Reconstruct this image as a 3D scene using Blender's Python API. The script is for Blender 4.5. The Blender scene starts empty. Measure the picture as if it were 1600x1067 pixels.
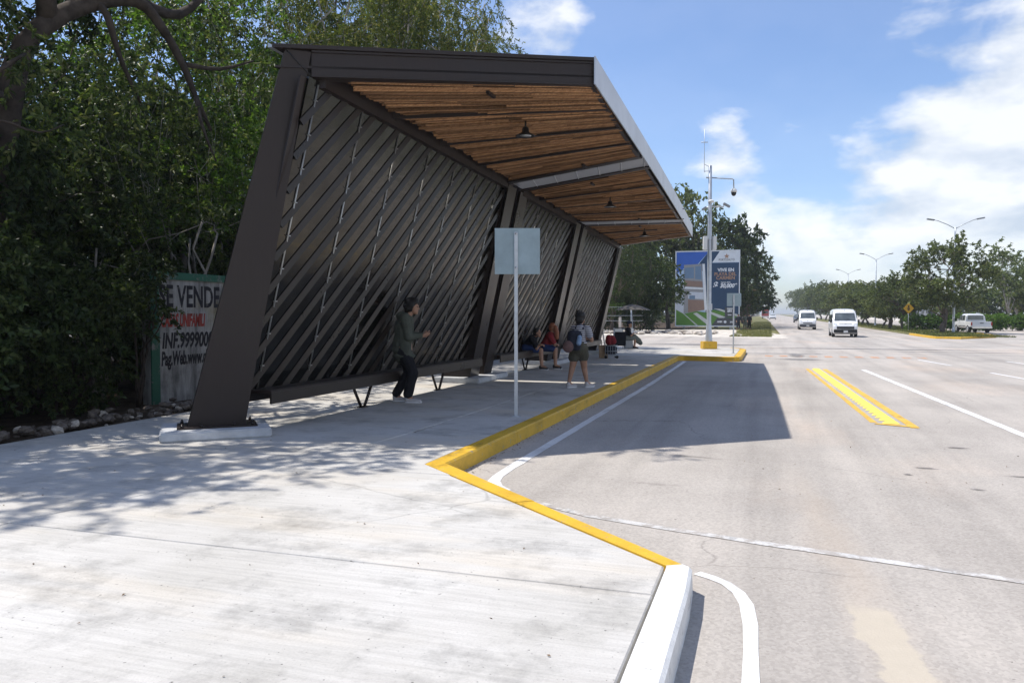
import bpy, bmesh, math, random
import numpy as np
from mathutils import Vector, Matrix
random.seed(7); RNG = np.random.default_rng(11)
SC = bpy.context.scene; COL = SC.collection
R = math.radians

# ------------------------------------------------------------------ camera
cam_d = bpy.data.cameras.new('camera'); cam = bpy.data.objects.new('camera', cam_d); COL.objects.link(cam)
cam_d.sensor_width = 36; cam_d.lens = 1225 / 1600 * 36; cam_d.clip_end = 6000; cam_d.clip_start = .05
YAW = R(18.252)
cam.location = (0, 0, 1.6); cam.rotation_euler = (R(90 - 2.034), 0, YAW)
SC.camera = cam
# ------------------------------------------------------------------ sky
EL = R(63.2)
w = bpy.data.worlds.new('World'); SC.world = w; w.use_nodes = True
nt = w.node_tree; nt.nodes.clear(); N = nt.nodes.new; L = nt.links.new
out = N('ShaderNodeOutputWorld'); bg = N('ShaderNodeBackground'); bg.inputs[1].default_value = .112
sky = N('ShaderNodeTexSky'); sky.sky_type = 'NISHITA'; sky.sun_disc = False
sky.sun_elevation = EL; sky.sun_rotation = R(-90); sky.air_density = 1.0; sky.dust_density = .6; sky.ozone_density = 2.2
tc = N('ShaderNodeTexCoord'); sep = N('ShaderNodeSeparateXYZ'); L(tc.outputs['Generated'], sep.inputs[0])
def wm(op, a, b=None, c=None, clamp=False):
    n = N('ShaderNodeMath'); n.operation = op; n.use_clamp = clamp
    for i, v in enumerate((a, b, c)):
        if v is None: continue
        if isinstance(v, (int, float)): n.inputs[i].default_value = v
        else: L(v, n.inputs[i])
    return n.outputs[0]
zc = wm('MAXIMUM', sep.outputs[2], 0.0)
mp = N('ShaderNodeMapping'); mp.inputs['Scale'].default_value = (1, 1, 2.1); mp.inputs['Location'].default_value = (.37, .11, .2); L(tc.outputs['Generated'], mp.inputs[0])
def wnoise(scale, detail, rough, dist=0):
    n = N('ShaderNodeTexNoise'); n.inputs['Scale'].default_value = scale; n.inputs['Detail'].default_value = detail
    n.inputs['Roughness'].default_value = rough; n.inputs['Distortion'].default_value = dist; L(mp.outputs[0], n.inputs[0]); return n.outputs[0]
n1 = wnoise(5.0, 12, .54, .1); n2 = wnoise(1.7, 4, .5); n3 = wnoise(13, 8, .6)
mp2 = N('ShaderNodeMapping'); mp2.inputs['Scale'].default_value = (1, 1, 2.1); mp2.inputs['Location'].default_value = (.37, .11, .2 + .075); L(tc.outputs['Generated'], mp2.inputs[0])
mp_, mp = mp, mp2; n1u = wnoise(5.0, 12, .54, .1); mp = mp_
# cumulus: thicker low in the sky and towards the east, a few separate puffs
s = wm('ADD', wm('MULTIPLY', n1, 1.0), wm('MULTIPLY', n2, .20))
low = wm('MINIMUM', wm('MAXIMUM', wm('MULTIPLY', wm('SUBTRACT', .24, zc), .7), -.10), .09)
s = wm('ADD', s, low); s = wm('ADD', s, wm('MULTIPLY', wm('MINIMUM', wm('MAXIMUM', sep.outputs[0], -.25), .3), .30))
def puff(d, k, amp):
    global s
    v = N('ShaderNodeVectorMath'); v.operation = 'DOT_PRODUCT'; L(tc.outputs['Generated'], v.inputs[0]); v.inputs[1].default_value = Vector(d).normalized()
    e = wm('MULTIPLY', wm('SUBTRACT', v.outputs['Value'], 1.0), k); s = wm('ADD', s, wm('MULTIPLY', wm('EXPONENT', e), amp))
for d, k, amp in (((-.055, .974, .222), 600, .23), ((-.035, .98, .155), 700, .10), ((.03, .966, .25), 900, .19), ((-.25, .905, .338), 300, .26), ((.20, .94, .25), 90, .21), ((.06, .955, .30), 110, -.16), ((.04, .975, .195), 200, -.13), ((-.16, .95, .27), 160, -.14), ((.17, .965, .165), 150, .14), ((.10, .985, .13), 200, .04),
                  ((-.8, .4, .45), 12, .14), ((.6, -.5, .5), 9, .14), ((-.3, -.8, .5), 10, .14), ((.3, .2, .9), 14, .12)): puff(d, k, amp)
cr = N('ShaderNodeValToRGB'); L(s, cr.inputs[0])
cr.color_ramp.elements[0].position = .615; cr.color_ramp.elements[0].color = (0, 0, 0, 1)
cr.color_ramp.elements[1].position = .80; cr.color_ramp.elements[1].color = (1, 1, 1, 1)
cr.color_ramp.interpolation = 'EASE'
hz = wm('MULTIPLY', zc, 11.0, None, True); veil = wm('MULTIPLY', n2, .12); cov = wm('MAXIMUM', wm('MULTIPLY', wm('MULTIPLY', cr.outputs[0], wm('ADD', wm('MULTIPLY', hz, .6), .32)), .92), veil)
tint = N('ShaderNodeMixRGB'); tint.blend_type = 'MULTIPLY'; tint.inputs[0].default_value = 1; L(sky.outputs[0], tint.inputs[1]); tint.inputs[2].default_value = (1.13, 1.21, 1.40, 1)
mix = N('ShaderNodeMixRGB'); L(cov, mix.inputs[0]); L(tint.outputs[0], mix.inputs[1])
shade = N('ShaderNodeValToRGB'); L(wm('ADD', wm('ADD', wm('MULTIPLY', wm('SUBTRACT', n1, n1u), 1.3), wm('MULTIPLY', n3, .25)), .38), shade.inputs[0])
shade.color_ramp.elements[0].position = .34; shade.color_ramp.elements[0].color = (5.2, 5.8, 6.7, 1); shade.color_ramp.elements[1].position = .60; shade.color_ramp.elements[1].color = (8.6, 8.7, 8.8, 1)
L(shade.outputs[0], mix.inputs[2]); L(mix.outputs[0], bg.inputs[0]); L(bg.outputs[0], out.inputs[0])
# ------------------------------------------------------------------ sun
sd = bpy.data.lights.new('sun', 'SUN'); sd.energy = 4.6; sd.angle = R(.53); sd.color = (1, .945, .865)
sun = bpy.data.objects.new('sun', sd); COL.objects.link(sun)
sun.rotation_euler = Vector((.506, 0, -1)).to_track_quat('-Z', 'Y').to_euler(); sun.location = (-20, 10, 40)
SC.view_settings.view_transform = 'Standard'; SC.view_settings.look = 'None'
SC.view_settings.exposure = .20; SC.view_settings.gamma = 1; SC.view_settings.use_curve_mapping = False
SC.cycles.max_bounces = 8; SC.cycles.transparent_max_bounces = 12
SC.cycles.use_denoising = True
ROADZ = -.17

# ================================================================== materials
def newmat(name):
    m = bpy.data.materials.new(name); m.use_nodes = True
    t = m.node_tree; b = t.nodes.get('Principled BSDF'); return m, t, b
def nd(t, typ, **kw):
    n = t.nodes.new(typ)
    for k, v in kw.items(): setattr(n, k, v)
    return n
def noise(t, scale, detail=4, rough=.6, coord='Object', stretch=None):
    c = nd(t, 'ShaderNodeTexCoord'); n = nd(t, 'ShaderNodeTexNoise')
    n.inputs['Scale'].default_value = scale; n.inputs['Detail'].default_value = detail; n.inputs['Roughness'].default_value = rough
    if stretch:
        mp = nd(t, 'ShaderNodeMapping'); mp.inputs['Scale'].default_value = stretch
        t.links.new(c.outputs[coord], mp.inputs[0]); t.links.new(mp.outputs[0], n.inputs[0])
    else: t.links.new(c.outputs[coord], n.inputs[0])
    return n.outputs[0]
def ramp(t, fac, stops):
    r = nd(t, 'ShaderNodeValToRGB'); t.links.new(fac, r.inputs[0]); e = r.color_ramp.elements
    while len(e) < len(stops): e.new(.5)
    for i, (p, c) in enumerate(stops):
        e[i].position = p; e[i].color = (c, c, c, 1) if isinstance(c, (int, float)) else (*c, 1)
    return r.outputs[0]
def mixc(t, fac, a, b, mode='MIX'):
    n = nd(t, 'ShaderNodeMixRGB', blend_type=mode)
    for i, v in enumerate((fac, a, b)):
        if isinstance(v, (int, float)): n.inputs[i].default_value = v
        elif isinstance(v, tuple): n.inputs[i].default_value = (*v, 1)
        else: t.links.new(v, n.inputs[i])
    return n.outputs[0]
def bump(t, b, h, strength=.3, dist=.01):
    n = nd(t, 'ShaderNodeBump'); n.inputs['Strength'].default_value = strength; n.inputs['Distance'].default_value = dist
    t.links.new(h, n.inputs['Height']); t.links.new(n.outputs[0], b.inputs['Normal'])
def simple(name, col, rough=.6, metal=0, var=.12, scale=6, spec=.5, bmp=0, coat=0, coord='Object'):
    m, t, b = newmat(name)
    n = noise(t, scale, 6, .6, coord)
    lo = tuple(c * (1 - var) for c in col); hi = tuple(min(1, c * (1 + var)) for c in col)
    t.links.new(ramp(t, n, [(.3, lo), (.7, hi)]), b.inputs['Base Color'])
    b.inputs['Roughness'].default_value = rough; b.inputs['Metallic'].default_value = metal
    b.inputs['Specular IOR Level'].default_value = spec
    if coat: b.inputs['Coat Weight'].default_value = coat; b.inputs['Coat Roughness'].default_value = .06
    if bmp: bump(t, b, noise(t, scale * 6, 4, .6, coord), bmp, .01)
    return m
M = {}
def concrete():
    m, t, b = newmat('broomed_concrete')
    c1 = ramp(t, noise(t, .55, 6, .62), [(.28, (.43, .415, .38)), (.5, (.545, .53, .50)), (.72, (.62, .61, .585))])
    warm = ramp(t, noise(t, .35, 4, .6, stretch=(.5, 2.2, 1)), [(.50, 0.), (.66, .7)])
    c2 = mixc(t, warm, c1, (.60, .54, .45))
    streak = ramp(t, noise(t, 9, 4, .7, stretch=(.12, 2.6, 1)), [(.35, .86), (.6, 1.)])
    c3 = mixc(t, 1., c2, streak, 'MULTIPLY')
    fine = ramp(t, noise(t, 70, 3, .7), [(.3, .88), (.55, 1.)])
    c4 = mixc(t, 1., c3, fine, 'MULTIPLY')
    speck = ramp(t, noise(t, 34, 2, .5), [(.26, .35), (.31, 1.)])
    c5 = mixc(t, 1., c4, speck, 'MULTIPLY')
    grime = ramp(t, noise(t, 1.6, 7, .72), [(.30, .62), (.50, 1.)])
    c6 = mixc(t, 1., c5, grime, 'MULTIPLY')
    v = nd(t, 'ShaderNodeTexVoronoi', feature='DISTANCE_TO_EDGE'); v.inputs['Scale'].default_value = .33
    tc_ = nd(t, 'ShaderNodeTexCoord'); mxx = nd(t, 'ShaderNodeMixRGB'); mxx.inputs[0].default_value = .25
    nn = nd(t, 'ShaderNodeTexNoise'); nn.inputs['Scale'].default_value = 1.3; nn.inputs['Detail'].default_value = 6
    t.links.new(tc_.outputs['Object'], nn.inputs[0]); t.links.new(tc_.outputs['Object'], mxx.inputs[1]); t.links.new(nn.outputs['Color'], mxx.inputs[2])
    t.links.new(mxx.outputs[0], v.inputs['Vector'])
    crack = ramp(t, v.outputs['Distance'], [(0, .72), (.0035, 1.)])
    crackm = mixc(t, ramp(t, noise(t, .4, 2, .5), [(.5, 0.), (.58, 1.)]), (1., 1., 1.), crack)
    t.links.new(mixc(t, 1., c6, crackm, 'MULTIPLY'), b.inputs['Base Color'])
    b.inputs['Roughness'].default_value = .85; b.inputs['Specular IOR Level'].default_value = .25
    bump(t, b, noise(t, 40, 5, .7, stretch=(.3, 2, 1)), .25, .006)
    return m
M['concrete'] = concrete()
def asphalt():
    m, t, b = newmat('worn_asphalt')
    c1 = ramp(t, noise(t, .28, 7, .65), [(.3, (.35, .322, .292)), (.5, (.42, .388, .352)), (.7, (.485, .445, .40))])
    pink = ramp(t, noise(t, .22, 5, .6, stretch=(1.3, .5, 1)), [(.52, 0.), (.68, .65)])
    c1 = mixc(t, pink, c1, (.53, .44, .365))
    track = ramp(t, noise(t, 1.1, 5, .6, stretch=(1.2, .06, 1)), [(.32, .80), (.55, 1.), (.72, 1.06)])
    c2 = mixc(t, 1., c1, track, 'MULTIPLY')
    agg = nd(t, 'ShaderNodeTexVoronoi'); agg.inputs['Scale'].default_value = 55
    tcx = nd(t, 'ShaderNodeTexCoord'); t.links.new(tcx.outputs['Object'], agg.inputs['Vector'])
    a = ramp(t, agg.outputs['Color'], [(.15, .86), (.6, 1.), (.95, 1.08)])
    c3 = mixc(t, 1., c2, a, 'MULTIPLY')
    sp = ramp(t, noise(t, 18, 3, .6), [(.27, .55), (.33, 1.)])
    c4 = mixc(t, 1., c3, sp, 'MULTIPLY')
    stain = ramp(t, noise(t, 1.0, 4, .6, stretch=(.6, 2.4, 1)), [(.24, .62), (.31, 1.)])
    c5 = mixc(t, 1., c4, stain, 'MULTIPLY')
    # dusty spill near the kerb end and faint sandy track beyond it (world metres)
    sp_ = nd(t, 'ShaderNodeSeparateXYZ'); t.links.new(tcx.outputs['Object'], sp_.inputs[0]); wob = noise(t, 2.2, 7, .7); wob2 = noise(t, 9, 5, .7)
    def mth(op, a, b_=None):
        n = nd(t, 'ShaderNodeMath', operation=op)
        for i_, v_ in enumerate((a, b_)):
            if v_ is None: continue
            if isinstance(v_, (int, float)): n.inputs[i_].default_value = v_
            else: t.links.new(v_, n.inputs[i_])
        return n.outputs[0]
    yv = sp_.outputs[1]; xc = mth('ADD', sp_.outputs[0], mth('MULTIPLY', mth('SUBTRACT', wob, .5), .34))
    u = mth('ABSOLUTE', mth('SUBTRACT', xc, mth('ADD', .585, mth('MULTIPLY', mth('SUBTRACT', 5.2, yv), .075))))
    u = mth('ADD', u, mth('MULTIPLY', mth('SUBTRACT', wob2, .5), .08))
    near = mth('MULTIPLY', ramp(t, u, [(.095, 1.), (.125, 0.)]), ramp(t, mth('ADD', mth('MULTIPLY', yv, .1), mth('MULTIPLY', mth('SUBTRACT', wob, .5), .08)), [(.505, 1.), (.528, 0.)]))
    farm = mth('MULTIPLY', ramp(t, u, [(.02, .28), (.22, 0.)]), ramp(t, mth('MULTIPLY', yv, .1), [(.75, 1.), (1.15, 0.)]))
    c5 = mixc(t, farm, c5, (.53, .44, .35)); c5 = mixc(t, mth('MULTIPLY', near, .85), c5, mixc(t, wob2, (.45, .40, .325), (.53, .475, .385)))
    vr = nd(t, 'ShaderNodeTexVoronoi', feature='DISTANCE_TO_EDGE'); vr.inputs['Scale'].default_value = .42
    mxr = nd(t, 'ShaderNodeMixRGB'); mxr.inputs[0].default_value = .3; nr_ = nd(t, 'ShaderNodeTexNoise'); nr_.inputs['Scale'].default_value = 1.5; nr_.inputs['Detail'].default_value = 7
    t.links.new(tcx.outputs['Object'], nr_.inputs[0]); t.links.new(tcx.outputs['Object'], mxr.inputs[1]); t.links.new(nr_.outputs['Color'], mxr.inputs[2]); t.links.new(mxr.outputs[0], vr.inputs['Vector'])
    ck = ramp(t, vr.outputs['Distance'], [(0, .70), (.004, 1.)]); ckm = mixc(t, ramp(t, noise(t, .3, 2, .5), [(.50, 0.), (.60, 1.)]), (1., 1., 1.), ck)
    t.links.new(mixc(t, 1., c5, ckm, 'MULTIPLY'), b.inputs['Base Color'])
    b.inputs['Roughness'].default_value = .9; b.inputs['Specular IOR Level'].default_value = .25
    bump(t, b, noise(t, 60, 4, .7), .5, .008)
    return m
M['asphalt'] = asphalt()
def paint(name, col, under, wear=.42, sc=7):
    m, t, b = newmat(name)
    n = noise(t, sc, 8, .7); dirt = ramp(t, noise(t, 2.2, 6, .65), [(.3, .78), (.55, 1.)])
    c = mixc(t, ramp(t, n, [(wear - .08, 1.), (wear, 0.)]), col, under)
    sc2 = ramp(t, noise(t, 45, 4, .7), [(.3, .82), (.5, 1.)])
    scf = ramp(t, noise(t, 2.6, 6, .7, stretch=(1.2, .35, 3)), [(.30, .50), (.42, 1.)])
    c = mixc(t, 1., c, dirt, 'MULTIPLY'); c = mixc(t, 1., c, sc2, 'MULTIPLY'); c = mixc(t, 1., c, scf, 'MULTIPLY')
    t.links.new(c, b.inputs['Base Color']); b.inputs['Roughness'].default_value = .6
    bump(t, b, noise(t, 30, 5, .7), .3, .006)
    return m
M['yellow'] = paint('yellow_kerb_paint', (.70, .42, .028), (.40, .34, .22), .415, 9)
M['yroad'] = paint('yellow_road_paint', (.72, .44, .045), (.42, .39, .34), .42, 9)
M['ybump'] = simple('yellow_marker', (.85, .66, .10), .5, 0, .1, 20)
M['orange'] = paint('worn_orange_paint', (.62, .30, .13), (.38, .36, .34), .50, 3)
M['white'] = paint('white_kerb_paint', (.78, .78, .76), (.45, .44, .41), .40, 11)
M['wroad'] = paint('white_road_paint', (.76, .76, .75), (.36, .34, .32), .36, 12)
M['wworn'] = paint('worn_white_line', (.60, .59, .57), (.42, .388, .352), .55, 6)
M['sand'] = simple('dusty_patch', (.47, .42, .345), .95, 0, .22, 5, .2, .5)
M['oil'] = simple('oil_mark', (.25, .235, .22), .75, 0, .3, 9, .3)
M['dkmark'] = simple('soft_dark_mark', (.24, .235, .23), .9, 0, .2, 3, .2, .4)
def softmark(name, col, k=.85, edge=.25):
    m, t, b = newmat(name); o = t.nodes['Material Output']; c = nd(t, 'ShaderNodeTexCoord'); sp = nd(t, 'ShaderNodeSeparateXYZ'); t.links.new(c.outputs['Generated'], sp.inputs[0])
    cb = nd(t, 'ShaderNodeCombineXYZ'); t.links.new(sp.outputs[0], cb.inputs[0]); t.links.new(sp.outputs[1], cb.inputs[1])
    vs = nd(t, 'ShaderNodeVectorMath', operation='DISTANCE'); t.links.new(cb.outputs[0], vs.inputs[0]); vs.inputs[1].default_value = (.5, .5, 0)
    n = noise(t, 5, 7, .7); ad = nd(t, 'ShaderNodeMath', operation='MULTIPLY_ADD'); t.links.new(n, ad.inputs[0]); ad.inputs[1].default_value = .45; t.links.new(vs.outputs['Value'], ad.inputs[2])
    b.inputs['Base Color'].default_value = (*col, 1); b.inputs['Roughness'].default_value = .85
    tp = nd(t, 'ShaderNodeBsdfTransparent'); mx = nd(t, 'ShaderNodeMixShader'); t.links.new(ramp(t, ad.outputs[0], [(edge, k), (.60, 0.)]), mx.inputs[0])
    t.links.new(tp.outputs[0], mx.inputs[1]); t.links.new(b.outputs[0], mx.inputs[2]); t.links.new(mx.outputs[0], o.inputs[0]); return m
M['oil'] = softmark('oil_mark', (.14, .13, .125), .75); M['dkmark'] = softmark('soft_dark_mark', (.21, .205, .20), .8, .3)
M['soil'] = simple('leaf_litter_soil', (.075, .055, .038), .95, 0, .55, 3, .15, .8)
M['gravel'] = simple('pale_gravel', (.56, .52, .46), .95, 0, .3, 2.2, .2, .9)
M['grassg'] = simple('dry_grass_ground', (.17, .165, .07), .95, 0, .5, 1.3, .15, .8)
def metal_paint(name, col, rough, spec=.5, coat=0., dust=.5):
    m, t, b = newmat(name)
    n = noise(t, 1.4, 7, .65); n2 = noise(t, 26, 4, .7, stretch=(1, 1, .12))
    c = ramp(t, n, [(.3, tuple(x * .8 for x in col)), (.7, tuple(x * 1.22 for x in col))])
    c = mixc(t, ramp(t, n2, [(.5, 0.), (.85, dust * .5)]), c, (.16, .135, .11))
    t.links.new(c, b.inputs['Base Color']); b.inputs['Specular IOR Level'].default_value = spec
    t.links.new(ramp(t, n, [(.3, rough * .8), (.7, min(1, rough * 1.3))]), b.inputs['Roughness'])
    if coat: b.inputs['Coat Weight'].default_value = coat; b.inputs['Coat Roughness'].default_value = .12
    return m
M['steel'] = metal_paint('dark_brown_steel_paint', (.023, .0155, .0135), .45, .38, .0, .10)
M['slat'] = metal_paint('brown_slat_paint', (.021, .0145, .011), .30, .42, .0, .10)
def panelmat():
    m, t, b = newmat('polished_dark_sheet')
    n = noise(t, .9, 6, .6); n2 = noise(t, 6, 4, .6, stretch=(1, .4, 3))
    t.links.new(ramp(t, n, [(.3, (.032, .031, .029)), (.7, (.078, .074, .066))]), b.inputs['Base Color'])
    b.inputs['Metallic'].default_value = 1
    t.links.new(ramp(t, n2, [(.3, .10), (.75, .30)]), b.inputs['Roughness'])
    bump(t, b, noise(t, 2.3, 3, .5), .10, .02)
    return m
M['panel'] = panelmat()
M['galv'] = simple('galvanised_steel', (.50, .53, .56), .42, .55, .14, 5)
M['rod'] = simple('bare_zinc_rod', (.40, .40, .385), .35, .6, .2, 8)
M['fascia'] = simple('pale_grey_fascia_sheet', (.50, .53, .57), .45, .25, .10, 1.5)
M['sheet'] = simple('roof_sheet', (.42, .42, .42), .5, .3, .15, 2)
M['black'] = simple('black_plastic', (.014, .014, .015), .45, 0, .3, 8)
M['rubber'] = simple('tyre_rubber', (.017, .017, .017), .85, 0, .3, 9)
def wood(name, stretch, lo, mid, hi):
    m, t, b = newmat(name)
    n = noise(t, 3.0, 8, .7, stretch=stretch); g = nd(t, 'ShaderNodeNewGeometry')
    c = ramp(t, n, [(.28, lo), (.5, mid), (.75, hi)])
    isl = ramp(t, g.outputs['Random Per Island'], [(0., .22), (.18, .6), (.6, 1.0), (1., 1.35)])
    t.links.new(mixc(t, 1., c, isl, 'MULTIPLY'), b.inputs['Base Color']); b.inputs['Roughness'].default_value = .8
    b.inputs['Specular IOR Level'].default_value = .2
    bump(t, b, n, .5, .01); return m
M['stick'] = wood('peeled_sapling_wood', (.5, 12, 12), (.13, .068, .034), (.36, .195, .095), (.56, .34, .18))
def translucent_sheet():
    m, t, b = newmat('ribbed_polycarbonate'); t.nodes.remove(b)
    o = t.nodes['Material Output']; d = nd(t, 'ShaderNodeBsdfDiffuse'); tr = nd(t, 'ShaderNodeBsdfTranslucent'); tp = nd(t, 'ShaderNodeBsdfTransparent'); gl = nd(t, 'ShaderNodeBsdfGlossy')
    d.inputs[0].default_value = (.5, .5, .52, 1); tr.inputs[0].default_value = (.34, .35, .37, 1); gl.inputs['Roughness'].default_value = .2
    a = nd(t, 'ShaderNodeMixShader'); a.inputs[0].default_value = .5; t.links.new(d.outputs[0], a.inputs[1]); t.links.new(tr.outputs[0], a.inputs[2])
    c = nd(t, 'ShaderNodeMixShader'); c.inputs[0].default_value = 0; t.links.new(a.outputs[0], c.inputs[1]); t.links.new(tp.outputs[0], c.inputs[2])
    e = nd(t, 'ShaderNodeMixShader'); e.inputs[0].default_value = .1; t.links.new(c.outputs[0], e.inputs[1]); t.links.new(gl.outputs[0], e.inputs[2])
    t.links.new(e.outputs[0], o.inputs[0]); return m
M['poly'] = translucent_sheet()
def leafmat(name, cols, trans=.35, rough=.42):
    m, t, b = newmat(name); o = t.nodes['Material Output']
    g = nd(t, 'ShaderNodeNewGeometry'); big = noise(t, .55, 3, .5)
    isl = ramp(t, g.outputs['Random Per Island'], [(i / (len(cols) - 1), c) for i, c in enumerate(cols)])
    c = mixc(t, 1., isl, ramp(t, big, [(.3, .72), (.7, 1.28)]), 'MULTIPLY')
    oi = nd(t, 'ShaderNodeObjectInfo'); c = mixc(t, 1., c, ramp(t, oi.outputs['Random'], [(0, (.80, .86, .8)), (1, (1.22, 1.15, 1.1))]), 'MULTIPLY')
    t.links.new(c, b.inputs['Base Color']); b.inputs['Roughness'].default_value = rough; b.inputs['Specular IOR Level'].default_value = .22
    tr = nd(t, 'ShaderNodeBsdfTranslucent'); t.links.new(mixc(t, 1., c, (1.25, 1.35, .75), 'MULTIPLY'), tr.inputs[0])
    mx = nd(t, 'ShaderNodeMixShader'); mx.inputs[0].default_value = trans
    t.links.new(b.outputs[0], mx.inputs[1]); t.links.new(tr.outputs[0], mx.inputs[2]); t.links.new(mx.outputs[0], o.inputs[0])
    return m
M['leafA'] = leafmat('leaf_mid_green', [(.03, .048, .018), (.06, .092, .028), (.09, .125, .04), (.16, .17, .07)])
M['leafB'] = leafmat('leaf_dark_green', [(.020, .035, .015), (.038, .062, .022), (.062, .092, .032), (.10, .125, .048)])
M['leafC'] = leafmat('leaf_yellow_green', [(.06, .085, .022), (.10, .14, .03), (.17, .19, .05), (.24, .21, .06)])
M['leafL'] = leafmat('leaf_bright_green', [(.06, .12, .02), (.10, .18, .03), (.14, .24, .04), (.20, .28, .06)])
M['leafF'] = leafmat('leaf_olive_haze_paled', [(.06, .085, .035), (.095, .125, .048), (.13, .16, .062), (.19, .20, .085)])  # olive leaf colours, lightened to imitate aerial haze
M['leafN'] = leafmat('leaf_hazy_green', [(.07, .10, .04), (.10, .14, .05), (.13, .17, .06), (.18, .20, .08)])
M['leafG'] = leafmat('grass_blade', [(.06, .09, .02), (.12, .15, .04), (.20, .20, .07), (.27, .24, .10)])
M['leafD'] = leafmat('dry_leaf', [(.10, .06, .03), (.16, .10, .05), (.06, .04, .02), (.2, .16, .06)], .1)
M['bark'] = simple('grey_brown_bark', (.13, .105, .085), .9, 0, .5, 5, .2, .8)
M['barkp'] = simple('pale_bark', (.34, .31, .27), .9, 0, .4, 4, .2, .6)
M['barkd'] = simple('dark_bark', (.06, .048, .04), .9, 0, .5, 4, .2, .8)
M['rock'] = simple('limestone_rubble', (.17, .145, .125), .9, 0, .5, 4, .2, .8)
M['rockp'] = simple('pale_limestone', (.55, .50, .44), .9, 0, .35, 3, .2, .8)
def flat(name, col, rough=.6, spec=.4): return simple(name, col, rough, 0, .06, 3, spec)
def glassmat():
    m, t, b = newmat('tinted_glass_painted_reflection')
    n = noise(t, 1.2, 3, .5)
    t.links.new(ramp(t, n, [(.3, (.03, .036, .038)), (.7, (.13, .15, .15))]), b.inputs['Base Color'])  # paler patches in the base colour imitate reflections in the glass
    b.inputs['Roughness'].default_value = .05; b.inputs['Specular IOR Level'].default_value = .9; b.inputs['Coat Weight'].default_value = .6
    return m
M['glass'] = glassmat()
M['carwhite'] = simple('white_car_paint', (.76, .77, .78), .3, 0, .03, 1.5, .5, 0, .7)
M['cargrey'] = simple('dark_car_paint', (.05, .055, .06), .3, 0, .1, 2, .5, 0, .6)
M['carred'] = simple('red_truck_paint', (.42, .05, .035), .4, 0, .1, 2, .5, 0, .4)
M['chrome'] = simple('chrome', (.7, .7, .7), .15, 1, .05, 2)
M['lens'] = simple('headlamp_lens', (.55, .58, .6), .1, .3, .1, 20, .8, 0, .6)
M['redlens'] = simple('red_tail_lens', (.45, .02, .015), .2, 0, .1, 10)
M['plate'] = flat('plate_white', (.75, .75, .72))
M['skin'] = simple('skin_tan', (.36, .20, .13), .5, 0, .08, 8, .4)
M['hair'] = simple('black_hair', (.011, .009, .008), .5, 0, .4, 30, .4, .6)
M['hairr'] = simple('reddish_hair', (.28, .10, .045), .5, 0, .3, 30, .4, .5)
M['hood'] = simple('olive_jacket_cloth', (.075, .082, .065), .9, 0, .2, 6, .2, .4)
M['blackcloth'] = simple('black_cloth', (.013, .013, .016), .9, 0, .3, 6, .2, .4)
M['bluecloth'] = simple('blue_cloth', (.025, .045, .13), .9, 0, .2, 6, .2, .4)
M['redcloth'] = simple('red_cloth', (.22, .025, .03), .9, 0, .2, 6, .2, .4)
M['shorts'] = simple('olive_shorts', (.085, .08, .06), .9, 0, .2, 6, .2, .4)
M['greycloth'] = simple('grey_green_cloth', (.14, .15, .13), .9, 0, .2, 6, .2, .4)
M['navy'] = simple('navy_backpack', (.022, .025, .04), .8, 0, .3, 9, .3, .4)
M['paleblue'] = simple('pale_blue_pouch', (.22, .32, .48), .8, 0, .2, 9, .3, .3)
M['mauve'] = simple('brown_pouch', (.15, .09, .085), .8, 0, .25, 9, .3, .3)
M['shoe'] = simple('pale_shoe', (.42, .40, .40), .7, 0, .12, 9)
M['sole'] = flat('white_sole', (.7, .7, .7))
M['paper'] = simple('brown_paper', (.52, .36, .23), .8, 0, .12, 4)
M['whitepaper'] = flat('white_paper', (.75, .75, .76))
M['umb'] = simple('faded_grey_umbrella_cloth', (.075, .068, .062), .85, 0, .2, 4)
M['signgreen'] = paint('green_wall_border', (.03, .15, .095), (.26, .27, .26), .43, 5)
def oldwall():
    m, t, b = newmat('weathered_wall_plaster')
    c = ramp(t, noise(t, 1.6, 7, .7), [(.28, (.20, .20, .19)), (.5, (.42, .42, .41)), (.72, (.52, .52, .52))])
    st = ramp(t, noise(t, 4, 6, .7, stretch=(1, 1.6, .22)), [(.32, .35), (.58, 1.)])
    c = mixc(t, 1., c, st, 'MULTIPLY')
    c = mixc(t, ramp(t, noise(t, .9, 4, .5), [(.62, 0.), (.72, .4)]), c, (.32, .25, .06))
    t.links.new(c, b.inputs['Base Color']); b.inputs['Roughness'].default_value = .92
    bump(t, b, noise(t, 14, 6, .7), .4, .01); return m
M['oldwall'] = oldwall()
M['inkblack'] = paint('black_wall_lettering', (.014, .014, .022), (.28, .28, .27), .41, 9)
M['inkred'] = paint('red_wall_lettering', (.42, .05, .035), (.33, .31, .30), .42, 9)
def stripes():
    m, t, b = newmat('striped_shirt'); c = nd(t, 'ShaderNodeTexCoord'); sp = nd(t, 'ShaderNodeSeparateXYZ'); t.links.new(c.outputs['Object'], sp.inputs[0])
    w1 = nd(t, 'ShaderNodeMath', operation='MULTIPLY'); t.links.new(sp.outputs[2], w1.inputs[0]); w1.inputs[1].default_value = 1 / .044
    f = nd(t, 'ShaderNodeMath', operation='FRACT'); t.links.new(w1.outputs[0], f.inputs[0])
    t.links.new(ramp(t, f.outputs[0], [(.44, (.66, .66, .70)), (.48, (.022, .022, .045))]), b.inputs['Base Color']); b.inputs['Roughness'].default_value = .9
    return m
M['stripe'] = stripes()
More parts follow.
